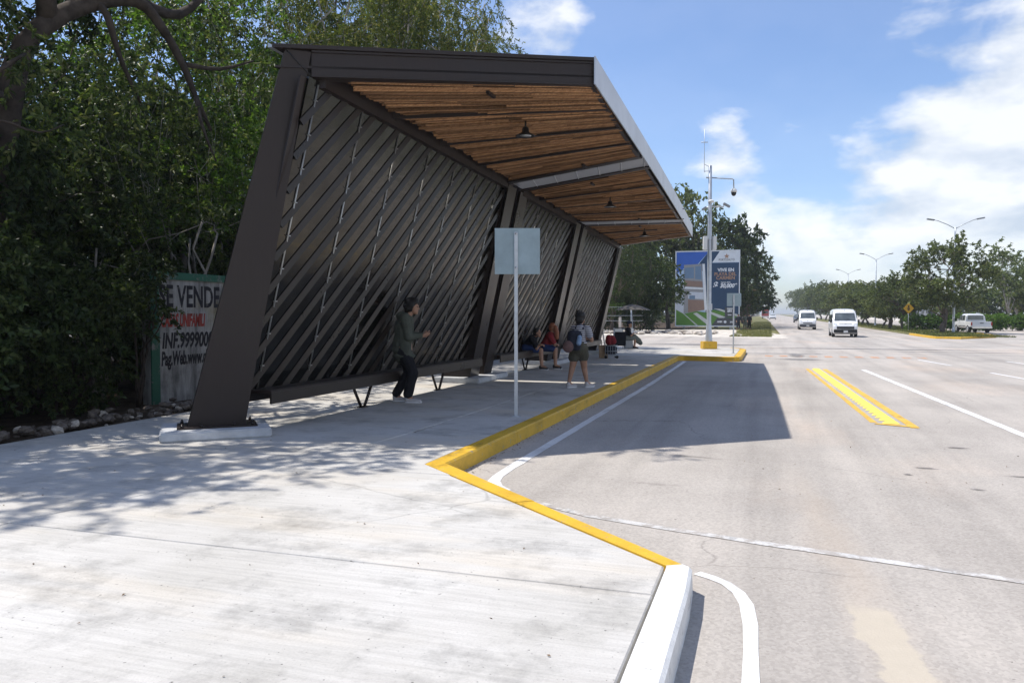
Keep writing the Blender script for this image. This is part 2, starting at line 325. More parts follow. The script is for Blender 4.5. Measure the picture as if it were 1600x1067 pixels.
for k, c in dict(bbnavy=(.022, .060, .125), bbblue=(.04, .13, .50), bbsky=(.45, .60, .78), bbwhite=(.74, .77, .80), bbgreen=(.10, .24, .04), bbgrey=(.30, .31, .32), bbdark=(.075, .08, .09), bbtan=(.42, .25, .16), bbbrown=(.28, .19, .15), bbpath=(.55, .58, .56), bbwall=(.58, .63, .70), bbwin=(.16, .25, .36), signyel=(.75, .42, .02), lime=(.4, .4, .2)).items():
    M[k] = flat(k.replace('bb', 'print_'), c, .5)
M['hedge'] = M['leafL']

# ================================================================== mesh tools
class MB:
    def __init__(s): s.v = []; s.f = []; s.sm = []
    def add(s, vs, fs, smooth=False):
        o = len(s.v); s.v += [tuple(p) for p in vs]; s.f += [tuple(i + o for i in f) for f in fs]; s.sm += [smooth] * len(fs); return s
    def box(s, c, d, rz=0, M4=None, bev=0):
        x, y, z = (a / 2 for a in d)
        if bev:
            b = min(bev, x * .9, y * .9, z * .9); bm = bmesh.new(); bmesh.ops.create_cube(bm, size=1)
            for v in bm.verts: v.co = Vector((v.co.x * 2 * x, v.co.y * 2 * y, v.co.z * 2 * z))
            bmesh.ops.bevel(bm, geom=bm.edges[:] , offset=b, segments=2, affect='EDGES')
            bm.verts.index_update(); vs = [v.co.copy() for v in bm.verts]; fs = [[v.index for v in f.verts] for f in bm.faces]; bm.free()
        else:
            vs = [Vector((a, b_, c_)) for c_ in (-z, z) for a, b_ in ((-x, -y), (x, -y), (x, y), (-x, y))]
            fs = [(3, 2, 1, 0), (4, 5, 6, 7), (0, 1, 5, 4), (1, 2, 6, 5), (2, 3, 7, 6), (3, 0, 4, 7)]
        T = Matrix.Translation(c) @ (M4 if M4 is not None else Matrix.Rotation(rz, 4, 'Z'))
        return s.add([T @ v for v in vs], fs)
    def hexa(s, a, b):  # two quads of 4 points
        return s.add(list(a) + list(b), [(3, 2, 1, 0), (4, 5, 6, 7), (0, 1, 5, 4), (1, 2, 6, 5), (2, 3, 7, 6), (3, 0, 4, 7)])
    def quad(s, *p): return s.add(p, [tuple(range(len(p)))])
    def prism(s, poly, z0, z1):
        n = len(poly); vs = [(x, y, z0) for x, y in poly] + [(x, y, z1) for x, y in poly]
        return s.add(vs, [tuple(range(n - 1, -1, -1)), tuple(range(n, 2 * n))] + [(i, (i + 1) % n, n + (i + 1) % n, n + i) for i in range(n)])
    def tube(s, pts, rad, n=8, cap=True, smooth=True):
        pts = [Vector(p) for p in pts]; rad = rad if isinstance(rad, (list, tuple)) else [rad] * len(pts)
        o = len(s.v); rings = []; up = Vector((.123, .456, .88)).normalized(); vs = []
        for i, p in enumerate(pts):
            d = (pts[min(i + 1, len(pts) - 1)] - pts[max(i - 1, 0)]).normalized()
            a = d.cross(up)
            if a.length < 1e-3: a = d.cross(Vector((1, 0, 0)))
            a.normalize(); b = d.cross(a)
            vs += [p + (a * math.cos(2 * math.pi * k / n) + b * math.sin(2 * math.pi * k / n)) * rad[i] for k in range(n)]
        fs = [(i * n + k, i * n + (k + 1) % n, (i + 1) * n + (k + 1) % n, (i + 1) * n + k) for i in range(len(pts) - 1) for k in range(n)]
        s.add(vs, fs, smooth)
        if cap:
            s.f.append(tuple(o + k for k in range(n - 1, -1, -1))); s.f.append(tuple(o + (len(pts) - 1) * n + k for k in range(n))); s.sm += [False, False]
        return s
    def lathe(s, prof, c=(0, 0, 0), n=20, T=None):
        vs = []; 
        for r, z in prof: vs += [Vector((r * math.cos(2 * math.pi * k / n), r * math.sin(2 * math.pi * k / n), z)) for k in range(n)]
        T = Matrix.Translation(c) @ (T if T is not None else Matrix.Identity(4)); m = len(prof)
        fs = [(i * n + k, i * n + (k + 1) % n, (i + 1) * n + (k + 1) % n, (i + 1) * n + k) for i in range(m - 1) for k in range(n)]
        fs += [tuple(range(n - 1, -1, -1)), tuple((m - 1) * n + k for k in range(n))]
        return s.add([T @ v for v in vs], fs, True)
    def ell(s, c, r, n=10, T=None):
        vs = []; fs = []
        for i in range(n + 1):
            a = math.pi * i / n
            for k in range(2 * n): vs.append(Vector((r[0] * math.sin(a) * math.cos(math.pi * k / n), r[1] * math.sin(a) * math.sin(math.pi * k / n), r[2] * math.cos(a))))
        for i in range(n):
            for k in range(2 * n): fs.append((i * 2 * n + k, (i + 1) * 2 * n + k, (i + 1) * 2 * n + (k + 1) % (2 * n), i * 2 * n + (k + 1) % (2 * n)))
        T = Matrix.Translation(c) @ (T if T is not None else Matrix.Identity(4))
        return s.add([T @ v for v in vs], fs, True)
    def mesh(s, name, mat):
        me = bpy.data.meshes.new(name); me.from_pydata(s.v, [], s.f); me.polygons.foreach_set('use_smooth', s.sm)
        me.validate(); me.materials.append(mat); return me
    def build(s, name, mat, parent=None): return obj(name, s.mesh(name, mat), parent)
def obj(name, me, parent=None, loc=None):
    o = bpy.data.objects.new(name, me); COL.objects.link(o)
    if parent is not None: o.parent = parent
    if loc is not None: o.location = loc
    return o
def tag(o, label=None, cat=None, group=None, kind=None):
    for k, v in (('label', label), ('category', cat), ('group', group), ('kind', kind)):
        if v: o[k] = v
    return o
def thing(name, label, cat, loc=(0, 0, 0), rz=0, group=None):
    o = bpy.data.objects.new(name, None); COL.objects.link(o); o.location = loc; o.rotation_euler = (0, 0, rz); o.empty_display_size = .2
    return tag(o, label, cat, group)
def copy_tree(o, parent=None):
    c = o.copy(); COL.objects.link(c)
    if parent is not None: c.parent = parent
    for ch in [x for x in o.children]: copy_tree(ch, c)
    return c
def text(txt, name, mat, size, T, parent=None, sx=1., align='LEFT', bold=0., shear=0., depth=.002):
    cu = bpy.data.curves.new(name, 'FONT'); cu.body = txt; cu.size = size; cu.align_x = align; cu.offset = bold; cu.shear = shear; cu.extrude = depth; cu.resolution_u = 3
    to = bpy.data.objects.new(name, cu); COL.objects.link(to); bpy.context.view_layer.update()
    me = bpy.data.meshes.new_from_object(to.evaluated_get(bpy.context.evaluated_depsgraph_get())); bpy.data.objects.remove(to)
    me.transform(T @ Matrix.Diagonal((sx, 1, 1, 1))); me.materials.clear(); me.materials.append(mat); me.name = name
    return obj(name, me, parent)

# ================================================================== setting: ground and road
def dense_(pl, step):
    r = []
    for a, b in zip(pl, pl[1:]):
        n = max(1, int(math.dist(a, b) / step)); r += [(a[0] + (b[0] - a[0]) * k / n, a[1] + (b[1] - a[1]) * k / n) for k in range(n)]
    return r + [pl[-1]]
def sheet(name, poly, z, mat, kind='structure'):
    o = MB().quad(*[(x, y, z) for x, y in poly]).build(name, mat); return tag(o, kind=kind)
sheet('ground', [(-3000, -300), (3000, -300), (3000, 4000), (-3000, 4000)], -.30, M['grassg'])
sheet('forest_floor', [(-90, -20), (-8.6, -20), (-8.95, 8), (-9.2, 39.2), (-90, 39.2)], -.06, M['soil'])
sheet('road', [(-3.6, -25), (30, -25), (60, 30), (60, 58), (28, 64), (27.5, 1200), (11.1, 1200), (-22, 1195), (-4, 420), (-.7, 228), (.9, 62), (-12, 66), (-80, 66), (-80, 39), (-8, 39), (-4, 36)], ROADZ, M['asphalt'])
sheet('gravel_verge', [(x + random.gauss(0, .12), y + random.gauss(0, .25)) for x, y in dense_([(-80, 63), (-13, 63.5), (-2.5, 60), (.6, 58.5), (1.2, 60.5), (1.05, 70), (-3, 90), (-80, 90)], .8)], ROADZ + .006, M['gravel'])
sheet('grass_verge', [(x + random.gauss(0, .12), y + random.gauss(0, .2)) for x, y in dense_([(-14, 92), (-3.6, 90), (-2.9, 74), (-1.9, 67), (-.2, 64.5), (.15, 68), (-.3, 110), (-.9, 228), (-4.2, 420)], 1.)] + [(-14, 900), (-30, 900)], ROADZ + .014, M['grassg'])
sheet('forest_ground', [(-90, 86.5), (-9, 86.5), (-9, 900), (-90, 900)], ROADZ + .024, M['soil'])
# pavement: sub-base and separate slabs with open joints
jl = [(-5.85, -1.5), (-5.52, 4.45), (-4.75, 7.6), (-4.55, 9.6), (-4.55, 40)]
def jx(y):
    for (x0, y0), (x1, y1) in zip(jl, jl[1:]):
        if y <= y1: return x0 + (x1 - x0) * (y - y0) / (y1 - y0)
def lx(y): return -8.75 - .03 * y if y < 9 else -9.02 - .004 * (y - 9)
def ex(y):
    if y <= 4.97: return -.615
    if y <= 7.58: return -.615 + (y - 4.97) / 2.61 * (-3.47 + .615)
    return -3.475
base = MB().prism([(lx(-1.4) + .02, -1.4), (-.66, -1.4), (-.66, 4.9), (-3.52, 7.5), (-3.52, 30.2), (-1.3, 30.25), (-1.3, 38.2), (-9.1, 38.2), (-9.02, 9)], -.28, -.018).build('pavement', M['soil'])
tag(base, kind='structure')
def slab(poly, zoff=0.):
    cx_, cy_ = sum(p[0] for p in poly) / len(poly), sum(p[1] for p in poly) / len(poly)
    m = MB(); n = len(poly); g = .011
    def ins(d): return [(x + (cx_ - x) / max(math.hypot(cx_ - x, cy_ - y), .01) * d, y + (cy_ - y) / max(math.hypot(cx_ - x, cy_ - y), .01) * d) for x, y in poly]
    a, b_ = ins(g), ins(g + .012)
    vs = [(x, y, -.06) for x, y in a] + [(x, y, -.008 + zoff) for x, y in a] + [(x, y, zoff) for x, y in b_]
    m.add(vs, [(i, (i + 1) % n, n + (i + 1) % n, n + i) for i in range(n)] + [(n + i, n + (i + 1) % n, 2 * n + (i + 1) % n, 2 * n + i) for i in range(n)] + [tuple(range(2 * n, 3 * n))])
    return m.build('slab', M['concrete'], base)
def midpoly(fx0, fx1, y0, y1, brk=()):
    ys = [y0] + [b for b in brk if y0 < b < y1] + [y1]
    return [(fx0(y), y) for y in ys] + [(fx1(y), y) for y in reversed(ys)]
slab(midpoly(lx, jx, -1.4, 4.45)); slab(midpoly(lx, jx, 4.45, 8.3, (7.6,)))
slab(midpoly(jx, ex, -1.4, 4.45)); slab(midpoly(jx, ex, 4.45, 7.15, (4.97,)))
slab(midpoly(jx, ex, 7.15, 9.6, (7.58, 7.6)))
yy = 8.3
while yy < 38.1:
    y1 = min(yy + 3.75, 38.2); slab(midpoly(lx, jx, yy, y1, (9.6, 9))); yy = y1
yy = 9.6
while yy < 30.1:
    y1 = min(yy + 3.45, 30.2); slab(midpoly(jx, ex, yy, y1)); yy = y1
ix = lambda y: -1.28 if y < 37 else -1.5
slab(midpoly(jx, lambda y: -1.28, 30.2, 34.2)); slab([(-4.55, 34.2), (-1.28, 34.2), (-1.28, 37.4), (-1.7, 38.2), (-4.55, 38.2)])

# kerbs
def strip_solid(mb, outer, inner, z0, z1, bev=.015):
    """a kerb between two polylines, outer face on the road side"""
    o_ = [Vector((*p, 0)) for p in outer]; i_ = [Vector((*p, 0)) for p in inner]; n = len(o_)
    vs = []
    for a, b in zip(o_, i_):
        d = (b - a); 
        if d.length > 0: d.normalize()
        vs += [(a.x, a.y, z0), (a.x + d.x * .008, a.y + d.y * .008, z1 - bev), (a.x + d.x * (.008 + bev), a.y + d.y * (.008 + bev), z1), (b.x, b.y, z1), (b.x, b.y, z0)]
    fs = [(k * 5 + j, (k + 1) * 5 + j, (k + 1) * 5 + (j + 1) % 5, k * 5 + (j + 1) % 5) for k in range(n - 1) for j in range(5)]
    fs += [(0, 1, 2, 3, 4), tuple((n - 1) * 5 + j for j in (4, 3, 2, 1, 0))]
    return mb.add(vs, fs)
def dense(pl, step=.6, jit=.006):
    r = []
    for a, b in zip(pl, pl[1:]):
        n = max(1, int(math.dist(a, b) / step))
        for k in range(n): r.append((a[0] + (b[0] - a[0]) * k / n, a[1] + (b[1] - a[1]) * k / n))
    r.append(pl[-1]); return r
kb = thing('yellow_kerb', 'long yellow painted kerb along the bus bay beside the shelter pavement', 'kerb')
yo = [(-.50, 5.06), (-3.27, 7.70), (-3.27, 29.9), (-3.1, 30.02), (-1.25, 29.95), (-1.08, 30.15), (-1.02, 30.6), (-1.02, 36.6), (-1.15, 37.3), (-1.7, 38.05)]
yi = [(-.61, 4.98), (-3.468, 7.575), (-3.468, 30.1), (-3.3, 30.21), (-1.40, 30.19), (-1.29, 30.3), (-1.27, 30.7), (-1.27, 36.4), (-1.35, 37.0), (-1.8, 37.8)]
def resample(pl, n):
    L_ = [0]
    for a, b in zip(pl, pl[1:]): L_.append(L_[-1] + math.dist(a, b))
    return pl, L_
def kerb_run(name, outer, inner, mat, parent, step=2.4):
    """kerb stones of about one step each, with thin joints; corners of both polylines are kept"""
    for (a, b), (c, d) in zip(zip(outer, outer[1:]), zip(inner, inner[1:])):
        n = max(1, round(math.dist(a, b) / step)); g = .004 / max(math.dist(a, b), .01)
        lp = lambda p, q, t: (p[0] + (q[0] - p[0]) * t, p[1] + (q[1] - p[1]) * t)
        for k in range(n):
            t0, t1 = k / n + (g if k else 0), (k + 1) / n - (g if k < n - 1 else 0); m_ = 4
            dz = random.uniform(-.002, .002)
            oo = [lp(a, b, t0 + (t1 - t0) * q / m_) for q in range(m_ + 1)]; ii = [lp(c, d, t0 + (t1 - t0) * q / m_) for q in range(m_ + 1)]
            oo = [(x + random.gauss(0, .0025), y + random.gauss(0, .0025)) if 0 < q < m_ else (x, y) for q, (x, y) in enumerate(oo)]
            strip_solid(MB(), oo, ii, -.25, .004 + dz, random.uniform(.014, .022)).build(name, mat, parent)
kerb_run('kerb_stone', yo, yi, M['yellow'], kb)
wk = thing('white_kerb', 'white painted kerb end with chipped edge in the near foreground', 'kerb')
strip_solid(MB(), [(-.40, -1.4), (-.41, 2.5), (-.425, 4.6), (-.445, 5.0), (-.49, 5.05)], [(-.60, -1.4), (-.60, 2.5), (-.605, 4.6), (-.607, 4.95), (-.61, 4.975)], -.25, .006, .02).build('kerb_stone', M['white'], wk)
# island deck markings & painted lines (sheets 4 mm up)
def ribbon(pts, wd, z=ROADZ + .004, wob=.006):
    m = MB(); P = [Vector((*p, 0)) for p in pts]; vs = []
    for i, p in enumerate(P):
        d = (P[min(i + 1, len(P) - 1)] - P[max(i - 1, 0)]).normalized(); q = Vector((-d.y, d.x, 0)); ww = wd[i] if isinstance(wd, list) else wd
        a = p + q * (ww / 2 + random.uniform(-wob, wob)); b = p - q * (ww / 2 + random.uniform(-wob, wob)); vs += [(b.x, b.y, z), (a.x, a.y, z)]
    return m.add(vs, [(2 * i, 2 * i + 2, 2 * i + 3, 2 * i + 1) for i in range(len(P) - 1)])
def line(name, pts, wd, mat, z=ROADZ + .004, step=.3): return tag(ribbon(dense(pts, step), wd, z).build(name, mat), kind='structure')
def arc(c, r, a0, a1, n=8): return [(c[0] + r * math.cos(R(a0 + (a1 - a0) * k / n)), c[1] + r * math.sin(R(a0 + (a1 - a0) * k / n))) for k in range(n + 1)]
line('bay_edge_line', [(-3.0, 29.6), (-2.85, 20), (-2.82, 8.5), (-2.80, 8.0), (-2.76, 7.75), (-2.66, 7.55), (-2.5, 7.36)], .13, M['wroad'])
line('bay_entry_line', [(-2.1, 7.02), (-1.5, 6.68), (-.7, 6.45), (0, 6.28), (1.6, 5.92), (4, 5.4)], .10, M['wworn'], ROADZ + .0045)
line('kerb_side_line', [(-.46, 5.42), (-.36, 5.36), (-.26, 5.27), (-.17, 5.12), (-.115, 4.92), (-.085, 4.6), (-.075, 3.9), (-.06, 1.5), (-.05, -1)], .085, M['wroad'])
line('lane_edge_line', [(2.79, 26.9), (3.15, 20), (3.52, 13.1), (4.0, 4)], .15, M['wroad'])
for a, b in (((5.40, 33.4), (5.85, 30.0)), ((6.27, 26.7), (6.75, 23)), ((8.3, 33.2), (8.65, 30.2)), ((8.8, 25), (9.2, 21)), ((7.15, 19.5), (7.6, 16))): line('lane_dash', [a, b], .12, M['wroad'])
for k in range(11):
    x0 = -.2 + k * .58; line('crossing_mark', [(x0, 34.5 + .2 * k / 11), (x0 + .30, 34.5 + .2 * k / 11)], .9, M['orange'], ROADZ + .004, .15)
line('side_road_line', [(-7.2, 39.6), (-5.2, 41.6), (-4.0, 45.5)], .15, M['wworn'])
def blob(name, c, rx, ry, mat, z, n=40, rough=.3, rot=0):
    ph = [random.uniform(0, 6.28) for _ in range(6)]
    pts = []
    for k in range(n):
        a = 2 * math.pi * k / n; r = 1 + rough * (.5 * math.sin(2 * a + ph[0]) + .3 * math.sin(3 * a + ph[1]) + .25 * math.sin(5 * a + ph[2]) + .2 * math.sin(9 * a + ph[3]) + .15 * math.sin(14 * a + ph[4]))
        x, y = rx * r * math.cos(a), ry * r * math.sin(a); pts.append((c[0] + x * math.cos(rot) - y * math.sin(rot), c[1] + x * math.sin(rot) + y * math.cos(rot)))
    return tag(MB().quad(*[(x, y, z) for x, y in pts]).build(name, mat), kind='structure')
def ragged(name, left, right, mat, z, step=.06, amp=.02):
    """a strip-like patch between two edges with frayed borders"""
    l_, r_ = dense(left, step), dense(right, step); P = l_ + r_[::-1]
    P = [(x + random.gauss(0, amp), y + random.gauss(0, amp)) for x, y in P]
    return tag(MB().quad(*[(x, y, z) for x, y in P]).build(name, mat), kind='structure')
for c, rx, ry in (((2.35, 11.6), .2, .1), ((2.95, 9.2), .16, .09), ((2.0, 8.9), .12, .06), ((1.45, 9.5), .07, .07), ((2.4, 8.1), .14, .06), ((1.7, 9.95), .2, .07), ((2.6, 9.75), .24, .08)):
    blob('oil_stain', c, rx, ry, M['oil'], ROADZ + .005, 24, .5)
for c, rx, ry in (((4.5, 42.5), 8.5, .8), ((8, 40.2), 5, .45), ((15.5, 45.2), 4.0, .5), ((-4, 46), 5, 1.6), ((1.2, 32.2), 1.1, 1.0), ((1.0, 35.2), .5, 2.0)):
    blob('dark_road_patch', c, rx, ry, M['dkmark'], ROADZ + .0045 + random.random() * .001, 50, .35)  # soft edged dark ovals laid over the road surface
# rumble strip of raised markers
rs = thing('rumble_strip', 'double yellow line on the asphalt filled with a row of raised yellow markers', 'road markers', (1.35, 20, ROADZ))
def rloc(y): return .54 - (y - 13.6) * .0375   # centre x offset from 1.35
e0 = [(rloc(y) - .27, y - 20) for y in (13.9, 20, 26.8)]; e1 = [(rloc(y) + .25, y - 20) for y in (13.4, 20, 26.8)]
ribbon(dense(e0, .4), .10, .004).build('painted_line', M['yroad'], rs); ribbon(dense(e1, .4), .14, .004).build('painted_line', M['yroad'], rs)
ribbon([(rloc(13.5) - .28, -6.25), (rloc(13.5) + .30, -6.5)], .13, .008).build('painted_line', M['yroad'], rs)
bmsh = None
for k in range(37):
    y = 13.85 + k * .352
    if bmsh is None:
        b = MB(); vs = [(-.125, -.035, .004), (.125, -.08, .004), (.125, .02, .004), (-.125, .065, .004), (-.08, .0, .04), (.08, -.04, .04), (.08, -.01, .04), (-.08, .03, .04)]
        b.add(vs, [(4, 5, 6, 7), (0, 1, 5, 4), (1, 2, 6, 5), (2, 3, 7, 6), (3, 0, 4, 7)]); bmsh = b.mesh('raised_marker', M['ybump'])
    obj('raised_marker', bmsh, rs, (rloc(y) - .02, y - 20, 0))
# median and far side
med = [(11.0, 63), (11.1, 62), (12.5, 61.3), (15.5, 65.5), (16.3, 70), (16.5, 76), (16.5, 1100), (11.2, 1100), (11.1, 90)]
tag(MB().prism(med, -.3, -.06).build('median', M['grassg']), kind='structure')
mk = thing('median_kerb', 'yellow painted kerb round the tip of the grassy median', 'kerb')
mo = [(10.9, 72), (10.9, 63), (11.05, 61.8), (12.5, 61.1), (15.65, 65.4), (16.5, 70), (16.7, 76)]; mi = [(11.1, 72), (11.1, 63.05), (11.2, 62.1), (12.45, 61.45), (15.4, 65.6), (16.25, 70.05), (16.45, 76)]
strip_solid(MB(), mo, mi, -.28, -.02).build('kerb_stone', M['yellow'], mk)
tag(MB().prism([(27.5, 70), (80, 60), (80, 1100), (27.5, 1100)], -.3, -.08).build('far_verge', M['gravel']), kind='structure')

# ================================================================== shelter
sh = thing('bus_shelter', 'long dark steel bus shelter with leaning slatted wall and timber stick roof', 'bus shelter')
WL = .25
def wx(z): return -5.75 - (4.65 - z) * WL
def fas(y): # fascia x and underside z
    t = (y - 11.8) / (29.15 - 11.8); return -2.57 - .18 * t, 5.06 - .66 * t
def walltop(y): return 4.70 - (y - 9.05) * .0195
# roof bays: near wall y, near fascia y, far wall y, far fascia y
BAYS = [(9.05, 11.8, 17.12, 16.72), (17.92, 17.55, 23.75, 25.3), (24.6, 25.95, 31.0, 29.15)]
def rp(bay, u, v, dz=0):
    """u 0 wall..1 fascia, v 0 near..1 far, on the roof underside"""
    a = Vector((-5.75, bay[0], walltop(bay[0]))); fx, fz = fas(bay[1]); b = Vector((fx, bay[1], fz))
    c = Vector((-5.75, bay[2], walltop(bay[2]))); fx, fz = fas(bay[3]); d = Vector((fx, bay[3], fz))
    p = (a.lerp(b, u)).lerp(c.lerp(d, u), v); p.z += dz; return p
BH = .34
def ibeam(p0, p1, side, name='beam', h=BH, wf=.22, z=0):
    """welded I-beam whose lower flange lies along p0-p1; side is the horizontal direction across it"""
    m = MB(); sd_ = side.normalized(); up = Vector((0, 0, 1))
    def bar(a, b, w0, z0, z1):
        q = sd_ * (w0 / 2); m.hexa([a - q + up * z0, a + q + up * z0, b + q + up * z0, b - q + up * z0], [a - q + up * z1, a + q + up * z1, b + q + up * z1, b - q + up * z1])
    bar(p0, p1, wf, 0, .022); bar(p0, p1, .02, .024, h - .024); bar(p0, p1, wf, h - .022, h)
    return m.build(name, M['steel'], sh)
nb = len(BAYS)
for bi, bay in enumerate(BAYS):
    for v in (0., 1.):
        a, b = rp(bay, 0, v), rp(bay, 1, v); d = (b - a).normalized(); side = Vector((-d.y, d.x, 0)).normalized(); up = Vector((0, 0, 1))
        if bi == 0 and v == 0:   # end beam: closed face plate flush with the post, flanges behind it
            m = MB(); b2 = b
            def bar(q0, q1, z0, z1): m.hexa([a + side * q0 + up * z0, b2 + side * q0 + up * z0, b2 + side * q1 + up * z0, a + side * q1 + up * z0], [a + side * q0 + up * z1, b2 + side * q0 + up * z1, b2 + side * q1 + up * z1, a + side * q1 + up * z1])
            bar(0, .02, .022, BH - .03); bar(-.006, .24, 0, .02); bar(-.02, .24, BH - .028, BH)
            m.build('beam', M['steel'], sh); continue
        off = side * (.11 if v == 0 else -.11)
        o = ibeam(a + off, b + off, side)
    # wall-side head rail
    a, b = rp(bay, 0, 0), rp(bay, 0, 1)
    m = MB(); m.hexa([a + Vector((-.10, .15, -.10)), a + Vector((.08, .2, -.10)), b + Vector((.08, -.2, -.10)), b + Vector((-.10, -.15, -.10))], [a + Vector((-.10, .15, .2)), a + Vector((.08, .2, .2)), b + Vector((.08, -.2, .2)), b + Vector((-.10, -.15, .2))]); m.build('head_rail', M['steel'], sh)
    # purlins across the bay (wall to fascia) and stick panels between
    ln = bay[2] - bay[0]; npan = (4, 4, 3)[bi]
    vs_ = [.03 + (.97 - .03) * k / npan for k in range(npan + 1)]
    for k in range(1, npan):
        a, b = rp(bay, .02, vs_[k], -.012), rp(bay, .985, vs_[k], -.012)
        MB().hexa([a + Vector((0, -.028, 0)), b + Vector((0, -.028, 0)), b + Vector((0, .028, 0)), a + Vector((0, .028, 0))], [a + Vector((0, -.028, .09)), b + Vector((0, -.028, .09)), b + Vector((0, .028, .09)), a + Vector((0, .028, .09))]).build('purlin', M['steel'], sh)
    for k in range(npan):
        m = MB(); v0, v1 = vs_[k], vs_[k + 1]; wdt = (v1 - v0) * ln; ns = int(wdt / .036)
        for j in range(ns):
            vv = v0 + .035 / ln + (v1 - v0 - .07 / ln) * (j + .5 + random.uniform(-.35, .35)) / ns; u0 = .045 + random.uniform(0, .05); 
            cut = random.uniform(.35, .75) if random.random() < .5 else None
            segs = [(u0, .99)] if cut is None else [(u0, cut), (cut + .004, .99)]
            for ua, ub in segs:
                r0 = random.uniform(.014, .034); zz = .045 + random.uniform(-.026, .022); sw = random.uniform(-.8, .8) / ns * (v1 - v0) * 1.6
                pts = [rp(bay, ua + (ub - ua) * q / 4, vv + sw * (q / 4 - .5) + random.uniform(-.0022, .0022), zz + random.uniform(-.006, .006)) for q in range(5)]
                m.tube(pts, [r0 * random.uniform(.8, 1.1) for _ in pts], 5, False, True)
        o = m.build('stick_panel', M['stick'], sh); o['kind'] = 'stuff'
    # roof deck and sheet above
    A, B_, C_, D_ = rp(bay, -.11, 0, .11), rp(bay, 1, 0, .11), rp(bay, 1, 1, .11), rp(bay, -.11, 1, .11)
    MB().hexa([A, B_, C_, D_], [p + Vector((0, 0, .03)) for p in (A, B_, C_, D_)]).build('roof_deck', M['steel'], sh)
    A, B_, C_, D_ = (rp(bay, -.11, 0, BH + .006), rp(bay, 1.0, 0, BH + .006), rp(bay, 1.0, 1, BH + .006), rp(bay, -.11, 1, BH + .006))
    nf = Vector((0, -.06 if bi == 0 else 0, 0)); A = A + nf; B_ = B_ + nf
    MB().hexa([A, B_, C_, D_], [p + Vector((0, 0, .05)) for p in (A, B_, C_, D_)]).build('roof_sheet', M['steel'], sh)
    # short timber/steel bracket pieces under the purlins
    for u_, v_ in ((.55, .09), (.62, .93)):
        p = rp(bay, u_, v_, -.02); MB().box(p, (.05, .30, .04)).build('bracket', M['steel'], sh)
# translucent strips over the gaps between bays
for g in range(2):
    A0, A1 = rp(BAYS[g], .03, 1), rp(BAYS[g], 1.012, 1); B0, B1 = rp(BAYS[g + 1], .03, 0), rp(BAYS[g + 1], 1.012, 0); e = Vector((0, 0, .026)); y_ = Vector((0, .006, 0))
    npn = 6
    for k in range(npn):
        t0, t1 = k / npn + .0005, (k + 1) / npn - .0005
        q = [A0.lerp(A1, t0) - y_ * 8, A0.lerp(A1, t1) - y_ * 8, B0.lerp(B1, t1) + y_ * 8, B0.lerp(B1, t0) + y_ * 8]
        m = MB().hexa([p + e for p in q], [p + e * 1.3 for p in q]); m.build('light_panel', M['poly'], sh)
        a, b = A0.lerp(A1, t1 + .004), B0.lerp(B1, t1 - .035); MB().tube([a + e * .55, b + e * .55], .010, 5).build('glazing_bar', M['galv'], sh)
# fascia: pale sheet, gently bowed, full length
m = MB(); nseg = 14; vs = []
ya, yb = 11.74, 29.25
for k in range(nseg + 1):
    y = ya + (yb - ya) * k / nseg; fx, fz = fas(y); bow = .05 * math.sin(math.pi * k / nseg)
    vs += [(fx + bow, y, fz - .006), (fx + .02 + bow, y, fz - .006), (fx + .02 + bow, y, fz + BH + .07), (fx + bow, y, fz + BH + .07)]
fs = [(i * 4 + j, i * 4 + (j + 1) % 4, (i + 1) * 4 + (j + 1) % 4, (i + 1) * 4 + j) for i in range(nseg) for j in range(4)] + [(0, 3, 2, 1), tuple(nseg * 4 + j for j in range(4))]
m.add(vs, fs); m.build('fascia', M['fascia'], sh)
# inner edge beam behind fascia
for bay in BAYS:
    a, b = rp(bay, .985, 0), rp(bay, .985, 1); MB().hexa([a + Vector((-.05, .1, 0)), a + Vector((.02, .1, 0)), b + Vector((.02, -.1, 0)), b + Vector((-.05, -.1, 0))], [a + Vector((-.05, .1, .1)), a + Vector((.02, .1, .1)), b + Vector((.02, -.1, .1)), b + Vector((-.05, -.1, .1))]).build('edge_angle', M['steel'], sh)
# gutter at the back
gut = MB(); p0 = Vector((-6.24, 8.95, 5.16)); p1 = Vector((-6.24, 31.3, 4.73))
for (a, b, c, d) in ((-.10, -.05, .10, -.04), (-.108, -.05, -.098, .01), (.098, -.05, .108, .01)):
    gut.hexa([p0 + Vector((a, 0, b)), p0 + Vector((c, 0, b)), p1 + Vector((c, 0, b)), p1 + Vector((a, 0, b))], [p0 + Vector((a, 0, d)), p0 + Vector((c, 0, d)), p1 + Vector((c, 0, d)), p1 + Vector((a, 0, d))])
gut.build('gutter', M['galv'], sh)
# posts: tapered box legs leaning with the wall
def post(base_c, along, wb, wt, dep, top_c, ztop, zb=.10, name='post'):
    al = Vector(along).normalized(); pe = Vector((-al.y, al.x, 0)); m = MB()
    b0, t0 = Vector((*base_c, zb)), Vector((*top_c, ztop))
    a = [b0 - al * wb, b0, b0 + pe * dep, b0 - al * wb + pe * dep]; c = [t0 - al * wt, t0, t0 + pe * dep, t0 - al * wt + pe * dep]
    m.hexa(a, c)
    # flange lips, 12 mm proud
    for (p, q, s_) in ((a, c, 0),):
        pass
    return m.build(name, M['steel'], sh)
def pad(cx_, cy_, lx_, ly_, rz, h=.12):
    m = MB().box((cx_, cy_, h / 2 + .001), (lx_, ly_, h), rz, None, .02); return m.build('footing', M['concrete_pad'], sh)
M['concrete_pad'] = simple('cast_footing_concrete', (.50, .51, .52), .85, 0, .16, 5, .3, .4)
dF1 = Vector((3.18, 2.75, 0)).normalized()
al1 = dF1
post((-6.60, 8.71), al1, .71, .33, .30, (-5.752, 9.048), 5.02)
